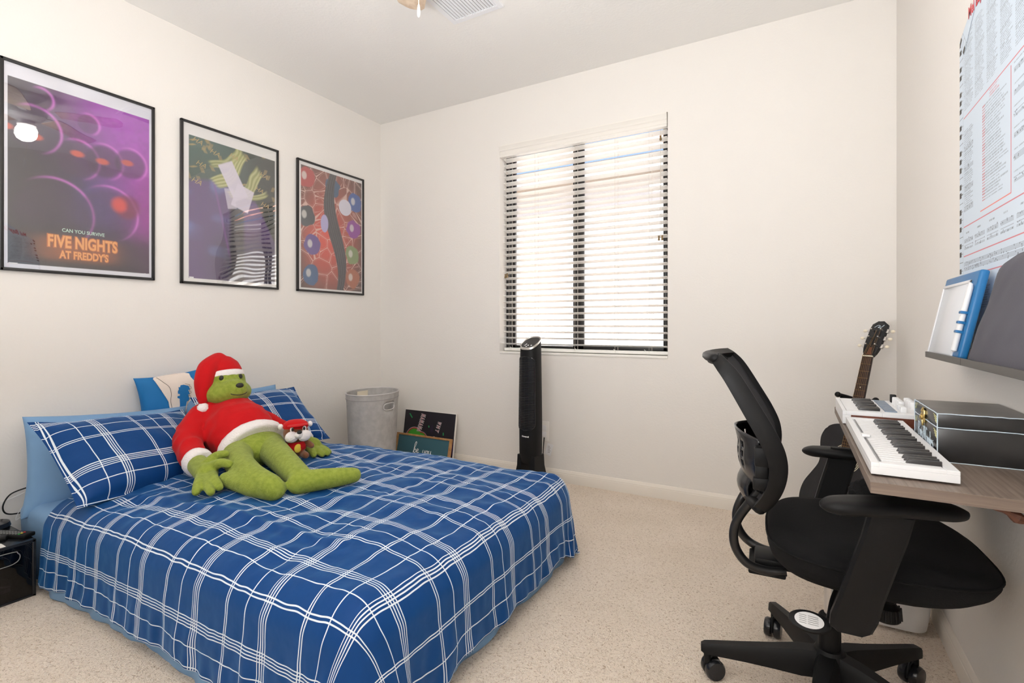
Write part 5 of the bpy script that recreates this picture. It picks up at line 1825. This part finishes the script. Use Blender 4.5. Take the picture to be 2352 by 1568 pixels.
rule(.200, .300, .200, .300); rule(.200, .300, .422, .300, (226, 120, 110), .0022); rule(.422, .300, .422, .595, (206, 110, 120), .0016)
para(.27, .36, .580, .600, .008, .002, (200, 100, 110))
for y in (.32, .37, .42, .47, .52, .57):
    staff(.440, .590, y)
    para(.44, .59, y + .018, y + .024)
rule(.045, .282, .60, .282)
for x0 in (.048, .150, .252, .354, .456): 
    staff(x0, x0 + .085, .235); staff(x0, x0 + .085, .215); para(x0 + .02, x0 + .06, .258, .262, th=.002, c=(60, 60, 70))
rule(.045, .195, .60, .195)
for y in (.15, .165): staff(.048, .59, y)
rule(.045, .135, .60, .135)
for x0 in (.048, .20, .35, .48): para(x0, x0 + .08, .04, .115)
# dog-eared top corner
pA, pB = np.array([0.0, .855]), np.array([.215, .93])
dirn = (pB - pA) / np.linalg.norm(pB - pA)
nrm2 = np.array([-dirn[1], dirn[0]])
ch_o = empty('wall_chart', (XR, CY - CW / 2, CZ0), 'large white piano chord chart with a keyboard strip, on the right wall', 'chart')
mtc = frame_mtx((XR - .0015, CY, CZ0), (0, -1, 0), (0, 0, 1), (-1, 0, 0))
sheet = print_sheet('printed_sheet', img, CW, CH, mtc, ch_o)
co = np.zeros(len(sheet.data.vertices) * 3, dtype=np.float32); sheet.data.vertices.foreach_get('co', co)
co = co.reshape(-1, 3); off = OFF[ch_o.name]
lx = CY - (co[:, 1] + off.y); ly = co[:, 2] + off.z - CZ0
d = (np.stack([lx, ly], 1) - pA) @ nrm2
k = d > 0
lx = np.where(k, lx - 2 * d * nrm2[0], lx); ly = np.where(k, ly - 2 * d * nrm2[1], ly)
co[:, 1] = CY - lx - off.y; co[:, 2] = ly + CZ0 - off.z; co[:, 0] += np.where(k, .0008 * 1, 0) * -1
sheet.data.vertices.foreach_set('co', co.ravel().astype(np.float32)); sheet.data.update()
M['ink_crimson'] = mat('red_ink', (0.62, 0.06, 0.07, 1), 0.6)
text('title_lettering', "Mel Bay's Jazz Piano Wall Chart", .05, mtc @ Matrix.Translation((.345, .866, .0012)), M['ink_crimson'], ch_o, .0002, 'CENTER', fit=(.50, .046), bold=.001)

# ------------------------------------------------------------------ waste bin under the desk
bm = B()
def bring(hx, hy, z, r=.05, n=8):
    pts = []
    for cx, cy, a0 in ((hx - r, hy - r, 0), (-hx + r, hy - r, 90), (-hx + r, -hy + r, 180), (hx - r, -hy + r, 270)):
        pts += [Vector((.305 + cx + r * math.cos(math.radians(a0 + 90 * k / n)), 2.265 + cy + r * math.sin(math.radians(a0 + 90 * k / n)), z)) for k in range(n + 1)]
    return pts
loft(bm, [bring(.070, .075, 0.002, .045), bring(.090, .095, .012), bring(.096, .102, .06), bring(.112, .118, .28), bring(.116, .122, .285), bring(.116, .122, .295), bring(.108, .114, .295), bring(.090, .095, .03)])
tag(obj('waste_bin', bm, M['greyw'], angle=40), 'white plastic waste bin on the carpet under the desk', 'bin')

# ------------------------------------------------------------------ guitar on its stand in the corner
gt = empty('acoustic_guitar', (.17, 2.66, .06), 'black acoustic guitar leaning on a stand in the far right corner', 'guitar')
u = Vector((.205, .235, 1.0)).normalized()
n0 = Vector((-math.sin(math.radians(38)), -math.cos(math.radians(38)), .25))
n_ = (n0 - u * n0.dot(u)).normalized()
s_ = u.cross(n_).normalized()         # player's across axis
if s_.x < 0: s_ = -s_
G0 = Vector((.293, 2.835, .915)) - u * .890     # tail of the body
gm = frame_mtx(G0, s_, u, n_)
gb_ = gm @ Matrix.Translation((0, .075, 0))     # the body joins the neck at the twelfth fret
half = [(0, 0), (.06, .002), (.12, .018), (.165, .06), (.180, .12), (.172, .18), (.145, .235), (.125, .275), (.120, .305), (.126, .345), (.135, .385), (.135, .42), (.118, .458), (.085, .480), (.04, .488), (0, .489)]
hp_ = catmull([(x, y, 0) for x, y in half], 4)
outl = [(p.x, p.y) for p in hp_] + [(-p.x, p.y) for p in reversed(hp_[1:-1])]
bm = B(); prism(bm, outl, gb_ @ Matrix.Translation((0, 0, -.10)), .10, .004); obj('body', bm, M['guitarblack'], gt, angle=40)
bm = B()
for r in (.052, .058, .064): tube(bm, [gb_ @ Vector((r * math.cos(a), .335 + r * math.sin(a), .0006)) for a in np.linspace(0, 2 * PI, 41)], .0014, 6)
obj('rosette', bm, M['bone'], gt)
bm = B(); prism(bm, [(.05 * math.cos(2 * PI * k / 32), .335 + .05 * math.sin(2 * PI * k / 32)) for k in range(32)], gb_ @ Matrix.Translation((0, 0, .0002)), .0006); obj('sound_hole', bm, M['darkthread'], gt)
bm = B(); prism(bm, [(-.08, .150), (.08, .150), (.075, .178), (-.075, .178)], gb_, .009, .002); obj('bridge', bm, M['rosewood'], gt)
bm = B(); rr = []
for y, w, d in ((.43, .028, .030), (.60, .0265, .024), (.89, .0225, .020)):
    rr.append([gm @ Vector((w * math.cos(a), y, .004 - d * math.sin(a))) for a in np.linspace(0, PI, 11)])
loft(bm, rr); obj('neck', bm, M['guitarblack'], gt, angle=50)
bm = B(); prism(bm, [(-.0275, .372), (.0275, .372), (.0222, .888), (-.0222, .888)], gm @ Matrix.Translation((0, 0, .003)), .006, .0008); fb = obj('fretboard', bm, M['rosewood'], gt)
for k in range(1, 20):
    y = .888 - .64 * (1 - 2 ** (-k / 12)); w = .0222 + (.888 - y) * .0103
    bm = B(); tube(bm, [gm @ Vector((-w, y, .0095)), gm @ Vector((w, y, .0095))], .0011, 6); obj('fret', bm, M['string'], fb)
bm = B()
for k in (5, 7, 9):
    y = .888 - .64 * (1 - 2 ** (-(k - .5) / 12)); ball(bm, gm @ Vector((0, y, .0092)), .003, 10, 6)
obj('inlay_dots', bm, M['bone'], fb)
bm = B(); box(bm, (-.0228, .888, .003), (.0228, .894, .012), .0008); bmesh.ops.transform(bm, matrix=gm, verts=bm.verts[:]); obj('nut', bm, M['bone'], gt)
hm = gm @ Matrix.Translation((0, .893, .004)) @ Matrix.Rotation(math.radians(-13), 4, 'X')
hd = [(-.022, 0), (-.026, .018), (-.034, .036), (-.036, .060), (-.036, .150), (-.034, .168), (-.012, .186), (.0, .182), (.012, .186), (.034, .168), (.036, .150), (.036, .060), (.034, .036), (.026, .018), (.022, 0)]
bm = B(); prism(bm, hd, hm @ Matrix.Translation((0, 0, -.014)), .015, .002); hdo = obj('headstock', bm, M['guitarblack'], gt, angle=40)
bm = B()
tube(bm, catmull([hm @ Vector((x, y, .0014)) for x, y in ((-.020, .150), (-.006, .162), (.004, .158), (-.004, .150), (.010, .152), (.020, .164))], 5), .0012, 5)
obj('script_mark', bm, M['chalkline'], hdo)
bm = B(); prism(bm, [(-.012, .006), (.012, .006), (.004, .044), (-.004, .044)], hm @ Matrix.Translation((0, 0, .001)), .0012); obj('truss_cover', bm, M['redwood'], hdo)
for s in (-1, 1):
    for y in (.055, .095, .135):
        bm = B()
        lathe(bm, [(.004, .001), (.004, .014), (.0032, .018)], 10, hm @ Vector((s * .020, y, 0)), mtx=hm.to_3x3().to_4x4())
        tube(bm, [hm @ Vector((s * .030, y, -.007)), hm @ Vector((s * .052, y, -.007))], .0022, 8)
        b2 = B(); box(b2, (s * .038 - .007, y - .010, -.013), (s * .038 + .007, y + .010, -.002), .001); bmesh.ops.transform(b2, matrix=hm, verts=b2.verts[:])
        tm = bpy.data.meshes.new('t'); b2.to_mesh(tm); b2.free(); bm.from_mesh(tm); bpy.data.meshes.remove(tm)
        tn = obj('tuning_machine', bm, M['nickel'], hdo)
        bm = B(); ball(bm, Vector((0, 0, 0)), (.010, .0075, .005), 12, 8); bmesh.ops.transform(bm, matrix=hm @ Matrix.Translation((s * .061, y, -.007)), verts=bm.verts[:])
        obj('tuner_button', bm, M['bone'], hdo)
for k in range(6):
    f = (k - 2.5) / 2.5
    bm = B(); tube(bm, [gm @ Vector((f * .026, .240, .011)), gm @ Vector((f * .0185, .891, .0125)), hm @ Vector((f * .014, .055 + .04 * (k % 3), .006))], .0006 if k > 2 else .0009, 5); obj('string', bm, M['string'], gt)
# stand
gs = empty('guitar_stand', (.23, 2.83, 0), 'black tubular guitar stand holding the guitar', 'guitar stand')
ym = .690
def gp(x, y, z): return gm @ Vector((x, y, z))
bm = B()
yk = catmull([gp(-.078, ym, .034), gp(-.058, ym, .000), gp(-.040, ym, -.038), gp(0, ym, -.050), gp(.040, ym, -.038), gp(.062, ym, .000), gp(.085, ym, .022)], 6)
tube(bm, yk, .009, 10, round_ends=True)
ball(bm, yk[0], .013, 12, 8); ball(bm, yk[-1], .013, 12, 8)
obj('yoke', bm, M['black'], gs)
bm = B()
tube(bm, catmull([gp(-.07, ym - .012, .022), gp(0, ym - .012, .030), gp(.065, ym - .012, .018)], 6), .004, 8)
obj('retaining_strap', bm, M['black'], gs)
top = gp(0, ym, -.052)
j = Vector((.30, 2.86, .40))
bm = B(); tube(bm, [top, j, Vector((.27, 2.82, .22))], .011, 10); obj('upright', bm, M['steel'], gs)
for e in ((.05, 2.73, .010), (.37, 2.66, .010), (.36, 3.04, .010)):
    bm = B(); tube(bm, [Vector((.28, 2.83, .27)), Vector(e)], .009, 10, round_ends=True); obj('leg', bm, M['steel'], gs)
for s in (-1, 1):
    bm = B()
    tube(bm, catmull([Vector((.272, 2.825, .20)), gp(s * .10, .095, -.125), gp(s * .11, .061, -.06), gp(s * .11, .061, .02), gp(s * .11, .090, .030)], 6), .008, 10, round_ends=True)
    obj('cradle_arm', bm, M['steel'], gs)


# fuzzy dark bundle hanging under the desk
bm = B()
rs = random.Random(3)
for c, r in (((.150, 1.50, .652), (.038, .045, .026)), ((.185, 1.50, .668), (.040, .045, .036)), ((.215, 1.54, .655), (.045, .05, .030)), ((.20, 1.53, .705), (.025, .03, .040)), ((.245, 1.52, .640), (.030, .03, .018))):
    ball(bm, c, r)
me = remeshed(bm, .006, 3)
for v in me.vertices: v.co += v.normal * .006 * noise.noise(v.co * 90)
tag(link_mesh('cord_bundle', me, M['blackfab'], angle=180), 'fuzzy black bundle hanging under the desk above the near armrest', 'bundle')
# ------------------------------------------------------------------ office chair
CX, CYY = .083, 1.668
oc = empty('office_chair', (CX, CYY, 0), 'black mesh-back office chair on castors pushed under the desk', 'office chair')
ca = math.radians(3)
cf = Vector((math.cos(ca), math.sin(ca), 0)); cl = Vector((-math.sin(ca), math.cos(ca), 0)); cz_ = Vector((0, 0, 1))
def K(x, y, z): return Vector((CX, CYY, 0)) + cf * x + cl * y + cz_ * z
# star base
bm = B()
lathe(bm, [(.020, .075), (.046, .080), (.050, .10), (.046, .140), (.034, .158), (.020, .160)], 28, (CX, CYY, 0))
obj('base_hub', bm, M['black'], oc)
for k in range(5):
    a = math.radians(190 - 72.5 * k)
    d = Vector((math.cos(a), math.sin(a), 0)); t = Vector((-d.y, d.x, 0)); o0 = Vector((CX, CYY, 0))
    rings = []
    for r, w, z0, z1 in ((.030, .032, .085, .150), (.075, .030, .080, .147), (.14, .024, .080, .135), (.22, .020, .080, .122), (.30, .017, .078, .110), (.328, .016, .078, .105), (.338, .010, .082, .100)):
        pts = []
        for sx, sz in ((-1, 0), (-.92, .75), (-.6, 1), (.6, 1), (.92, .75), (1, 0), (.8, -.0), (-.8, -.0)):
            pts.append(o0 + d * r + t * (w * sx) + Vector((0, 0, z0 + (z1 - z0) * sz)))
        rings.append(pts)
    bm = B(); loft(bm, rings)
    lg_ = obj('base_leg', bm, M['black'], oc, angle=40)
    # twin-wheel castor
    c = o0 + d * .320
    wa = a + math.radians([25, -35, 10, 40, -20][k]) + PI / 2
    ax = Vector((math.cos(wa), math.sin(wa), 0)); tr = Vector((-ax.y, ax.x, 0))
    bm = B()
    q = ax.to_track_quat('Z', 'Y').to_matrix().to_4x4()
    wc = c + tr * .018
    for s in (-1, 1):
        lathe(bm, [(.002, .003), (.024, .003), (.029, .006), (.0295, .012), (.0295, .019), (.026, .025), (.012, .027), (.002, .027)], 28, wc + Vector((0, 0, .0295)), mtx=q @ (Matrix.Identity(4) if s > 0 else Matrix.Rotation(PI, 4, 'X')))
    cs = obj('castor', bm, M['blackgloss'], lg_)
    bm = B()
    lathe(bm, [(.010, .045), (.010, .080), (.006, .086)], 14, c)
    tube(bm, [wc + Vector((0, 0, .0295)) + tr * .02 * math.cos(b) + Vector((0, 0, .034 * math.sin(b))) - tr * 0 for b in np.linspace(-.2, PI * .8, 8)], .004, 8)
    obj('castor_fork', bm, M['black'], lg_)
# column
bm = B(); lathe(bm, [(.026, .15), (.028, .16), (.027, .245), (.024, .250)], 24, (CX, CYY, 0)); obj('gas_column', bm, M['black'], oc)
bm = B(); lathe(bm, [(.014, .245), (.014, .40)], 20, (CX, CYY, 0)); obj('gas_piston', bm, M['chrome'], oc)
bm = B()
box(bm, (-.09, -.075, .375), (.15, .075, .415), .012, 2)
box(bm, (-.19, -.05, .365), (-.06, .05, .392), .008, 2)
for v in bm.verts: v.co = K(v.co.x, v.co.y, v.co.z)
obj('tilt_mechanism', bm, M['black'], oc)
# seat: a thick contoured cushion with waterfall front
NA = 64
def seat_outline(k, inset):
    a = 2 * PI * k / NA
    c, s = math.cos(a), math.sin(a)
    e = 2 / 3.2
    x = .245 * math.copysign(abs(c) ** e, c); y = .255 * math.copysign(abs(s) ** e, s)
    y *= 1.0 - .05 * (1 - x / .245) * .5
    sc = 1 - inset / .245
    return x * sc, y * sc
def seat_z(x, y, base):
    z = base
    z -= .010 * max(0.0, (x - .10) / .145) ** 2            # eases off at the front
    z += .012 * (abs(y) / .255) ** 3                        # slight dish
    z += .010 * max(0, (-x - .12) / .12)
    return z
bm = B()
rings = []
top, bot = .505, .418
SX = .088
def seat_bot(x): return bot + .030 * max(0, (x - .02) / .22) ** 1.5
for inset, fr in ((.050, .03), (.022, .0), (.007, .16), (0, .38), (0, .62), (.006, .80), (.020, .94), (.045, 1.0), (.10, 1.02), (.17, .97), (.235, .94)):
    ring = []
    for k in range(NA):
        x, y = seat_outline(k, inset)
        zb, zt_ = seat_bot(x), seat_z(x, y, top)
        ring.append(K(SX + x, y, zb + fr * (zt_ - zb)))
    rings.append(ring)
loft(bm, rings)
st = obj('seat', bm, M['blackfab'], oc, angle=180)
bm = B()
pts = []
for k in range(NA + 1):
    x, y = seat_outline(k % NA, -.0015); pts.append(K(SX + x, y, seat_bot(x) + .62 * (seat_z(x, y, top) - seat_bot(x))))
tube(bm, pts, .0030, 6)
obj('seat_piping', bm, M['blackfab'], st)
bm = B()
rings = []
for inset, z in ((.030, bot + .012), (.045, bot - .010), (.09, bot - .018)):
    rings.append([K(SX + seat_outline(k, inset)[0], seat_outline(k, inset)[1], z + .030 * max(0, (seat_outline(k, inset)[0] - .02) / .22) ** 1.5) for k in range(NA)])
loft(bm, rings); obj('seat_shell', bm, M['black'], oc, angle=40)
# backrest: side rails following an S-curve, mesh between
curve = catmull([(-.283, 0, .972), (-.262, 0, .952), (-.236, 0, .918), (-.190, 0, .838), (-.156, 0, .776), (-.136, 0, .725), (-.134, 0, .672), (-.150, 0, .615), (-.178, 0, .565)], 6)
nC = len(curve)
def rail_half(i):
    t = i / (nC - 1)
    return .205 + .030 * math.sin(PI * min(1, t * 1.15)) - .055 * max(0, (t - .78) / .22) ** 2 - .03 * max(0, (.12 - t) / .12)
def bow(i, y):
    """the mesh curves back at the middle"""
    t = i / (nC - 1)
    return -.040 * (1 - (y / rail_half(i)) ** 2)
def back_dir(i):
    a, b = curve[max(0, i - 1)], curve[min(nC - 1, i + 1)]
    t = (b - a).normalized()
    return Vector((-t.z, 0, t.x)) if (-t.z) > 0 else Vector((t.z, 0, -t.x))     # pointing forwards
bm = B()
rings = []
for s in (-1, 1):
    rings = []
    for i in range(nC):
        c = curve[i]; f = back_dir(i); w = .012
        t = i / (nC - 1)
        dpt = .015 + .008 * math.sin(PI * t)
        y = s * rail_half(i)
        pr = [(-dpt, -w), (-dpt * .6, -w * 1.1), (dpt * .5, -w * 1.0), (dpt, -w * .4), (dpt, w * .4), (dpt * .5, w), (-dpt * .6, w * 1.1), (-dpt, w)]
        rings.append([K(c.x + f.x * q, y + v, c.z + f.z * q) for q, v in pr])
    loft(bm, rings)
# top hood and bottom bar joining the rails
def crossbar(i, rx, rz, extra=0.0):
    c = curve[i]; h = rail_half(i)
    pts = [K(c.x + bow(i, h * v) * .8 + extra, h * v, c.z) for v in np.linspace(-1, 1, 17)]
    return pts
tube(bm, crossbar(1, 0, 0, -.004), .017, 10, flat=.75, up=(0, 0, 1), round_ends=True)
tube(bm, crossbar(nC - 2, 0, 0), .016, 10, round_ends=True)
obj('back_frame', bm, M['black'], oc, angle=50)
bm = B()
lip = []
for v in np.linspace(-1, 1, 17):
    h = rail_half(0) * .98; b = -.040 * (1 - v * v)
    lip.append([K(-.272 + b, h * v, .984), K(-.292 + b, h * v, .977), K(-.289 + b, h * v, .968), K(-.278 + b, h * v, .950), K(-.262 + b, h * v, .955), K(-.252 + b, h * v, .970)])
loft(bm, lip); obj('head_lip', bm, M['black'], oc, angle=50)
bm = B()
NY_ = 14
front = []
for i in range(1, nC - 1):
    h = rail_half(i)
    front.append([bm.verts.new(K(curve[i].x + bow(i, h * v) + .006, h * v, curve[i].z)) for v in np.linspace(-1, 1, NY_ + 1)])
for a, b in zip(front[:-1], front[1:]):
    for k in range(NY_): bm.faces.new((a[k], a[k + 1], b[k + 1], b[k]))
ms = obj('back_mesh', bm, M['meshfab'], oc, angle=180)
sm = ms.modifiers.new('t', 'SOLIDIFY'); sm.thickness = .004
# lumbar shell with holes, standing off behind the mesh
bm = B()
def lum(u, v):
    """u across -1..1, v up 0..1"""
    y = u * .165
    z = .605 + v * .150 - .030 * (1 - u * u) * 0 + .02 * (1 - abs(u)) * (v - .5)
    x = -.175 - .050 * (1 - u * u) - .020 * math.sin(v * PI) + .018 * (1 - v)
    x -= .020 * max(0, v - .75) * 4 * (1 - u * u)
    return K(x, y, z)
NU, NV = 36, 18
vv = [[bm.verts.new(lum(-1 + 2 * i / NU, j / NV)) for i in range(NU + 1)] for j in range(NV + 1)]
holes = set()
for j in range(NV):
    for i in range(NU):
        if (i % 5 in (2, 3)) and (j in (7, 8, 10, 11, 13, 14)) and 3 < i < NU - 4: continue
        bm.faces.new((vv[j][i], vv[j][i + 1], vv[j + 1][i + 1], vv[j + 1][i]))
bmesh.ops.delete(bm, geom=[v for v in bm.verts if not v.link_faces], context='VERTS')
lb = obj('lumbar_shell', bm, M['blackgloss'], oc, angle=60)
sm = lb.modifiers.new('t', 'SOLIDIFY'); sm.thickness = .005
for s in (-1, 1):
    bm = B()
    box(bm, (-.192, s * .185 - .016, .628), (-.150, s * .185 + .016, .662), .006)
    box(bm, (-.186, s * .185 - .013, .658), (-.155, s * .185 + .013, .694), .004)
    box(bm, (-.188, s * .185 - .017, .690), (-.142, s * .185 + .017, .742), .006)
    for v in bm.verts: v.co = K(v.co.x, v.co.y, v.co.z)
    obj('lumbar_slider', bm, M['black'], oc)
# curved glossy back cover low down
bm = B()
cov = []
for j in range(9):
    v = j / 8
    row = []
    for i in range(13):
        uu = -1 + i / 6
        row.append(bm.verts.new(K(-.180 - .030 * (1 - uu * uu) - .028 * math.sin(PI * v), uu * .105, .540 + .115 * v)))
    cov.append(row)
for a, b in zip(cov[:-1], cov[1:]):
    for k in range(12): bm.faces.new((a[k], a[k + 1], b[k + 1], b[k]))
cv_ = obj('back_cover', bm, M['blackgloss'], oc, angle=180)
sm = cv_.modifiers.new('t', 'SOLIDIFY'); sm.thickness = .006
# two bent support tubes
for s in (-1, 1):
    bm = B()
    y = s * .082
    pts = [(-.150, y * 1.35, .648), (-.168, y * 1.3, .612), (-.205, y * 1.15, .555), (-.232, y, .505), (-.243, y, .462), (-.236, y, .420), (-.208, y, .385), (-.160, y * .9, .370), (-.110, y * .8, .374)]
    tube(bm, catmull([K(*p) for p in pts], 7), .0125, 12)
    obj('support_tube', bm, M['steel'], oc)
bm = B()
box(bm, (-.205, -.078, .354), (-.110, .078, .368), .005)
for v in bm.verts: v.co = K(v.co.x, v.co.y, v.co.z)
obj('tube_bracket', bm, M['black'], oc)
# arms
for s in (-1, 1):
    bm = B()
    # flat tapered post leaning forward from under the seat
    sec = [(.006, .310, .372, .026), (.008, .309, .380, .040), (.014, .310, .405, .0445), (.026, .318, .455, .042), (.046, .326, .53, .0415), (.066, .331, .60, .041), (.078, .331, .652, .041)]
    rings = []
    for x, y, z, w in sec:
        th = .013
        pr = [(-w, -th * .5), (-w * .85, -th), (w * .85, -th), (w, -th * .5), (w, th * .5), (w * .85, th), (-w * .85, th), (-w, th * .5)]
        rings.append([K(x + px, s * y + py, z) for px, py in pr])
    loft(bm, rings)
    post = obj('arm_post', bm, M['black'], oc, angle=40)
    bm = B()
    tube(bm, [K(.06, s * .09, .392), K(.040, s * .22, .398), K(.016, s * .300, .395)], .022, 10, flat=.5, up=(0, 0, 1))
    obj('arm_bracket', bm, M['black'], post)
    bm = B()
    q = (cl * s).to_track_quat('Z', 'Y').to_matrix().to_4x4()
    lathe(bm, [(.0205, .012), (.0205, .0142), (.017, .0145), (.001, .0145)], 28, K(.052, s * .3265, .548), mtx=q)
    obj('height_button', bm, M['black'], post)
    # pad, toed in towards the front
    yaw = -s * math.radians(-18 if s < 0 else -10)
    yaw = math.radians(17) if s < 0 else math.radians(-6)
    pc_ = K(.080 if s < 0 else .095, s * .332, .672 if s < 0 else .634)
    pf = Matrix.Rotation(yaw, 3, 'Z') @ cf; pl_ = Vector((-pf.y, pf.x, 0))
    rings = []
    for t in np.sin(np.linspace(-PI / 2, PI / 2, 33)):
        e = math.sqrt(max(0, 1 - abs(t) ** 4.0))
        w = max(.003, .043 * e + .001); h0 = -.016 * min(1, e * 1.2); h1 = .014 * min(1, e * 1.3)
        x = .142 * t
        cz0 = .006 * (abs(t) ** 2) * -1
        rings.append([pc_ + pf * x + pl_ * (w * a) + Vector((0, 0, cz0 + (h1 if b > 0 else h0) * abs(b))) for a, b in ((-1, 0.0), (-.93, .55), (-.75, .9), (-.3, 1), (.3, 1), (.75, .9), (.93, .55), (1, 0.0), (.9, -.7), (.6, -1), (-.6, -1), (-.9, -.7))])
    bm = B(); loft(bm, rings)
    obj('armrest', bm, M['black'], oc, angle=180)
# height lever with instruction label
lp = catmull([K(.02, -.07, .385), K(-.005, -.12, .352), K(-.020, -.175, .322)], 5)
bm = B(); tube(bm, lp, .006, 8)
q = Matrix.Rotation(math.radians(38), 4, 'X')
pc_ = K(-.064, -.200, .318)
lathe(bm, [(.001, -.008), (.022, -.008), (.027, -.002), (.026, .004), (.022, .006), (.001, .0065)], 28, pc_, mtx=q, sx=1.75)
lv = obj('height_lever', bm, M['black'], oc)
bm = B(); lathe(bm, [(.001, .0064), (.0195, .0062), (.0195, .0072), (.001, .0076)], 28, pc_, mtx=q, sx=1.65)
lbl = obj('lever_label', bm, M['white'], lv, label='white instruction label')
bm = B()
for r in range(5):
    for c0, c1 in ((-.022, -.006), (-.003, .020)):
        a = q @ Vector((c0, .010 - r * .0048, .0079)); b = q @ Vector((c1, .010 - r * .0048, .0079))
        tube(bm, [pc_ + a, pc_ + b], .0005, 4)
obj('label_print', bm, M['buttongrey'], lv)
# tension knob under the seat
bm = B()
lathe(bm, [(.016, .385), (.020, .378), (.018, .370), (.022, .364), (.019, .356), (.024, .350), (.030, .345), (.033, .318), (.030, .312), (.001, .311)], 24, K(.113, -.085, 0))
for k in range(18):
    a = 2 * PI * k / 18
    tube(bm, [K(.113 + .0315 * math.cos(a), -.085 + .0315 * math.sin(a), .346), K(.113 + .0335 * math.cos(a), -.085 + .0335 * math.sin(a), .318)], .0022, 5)
obj('tension_knob', bm, M['black'], oc)
bpy.context.view_layer.update()
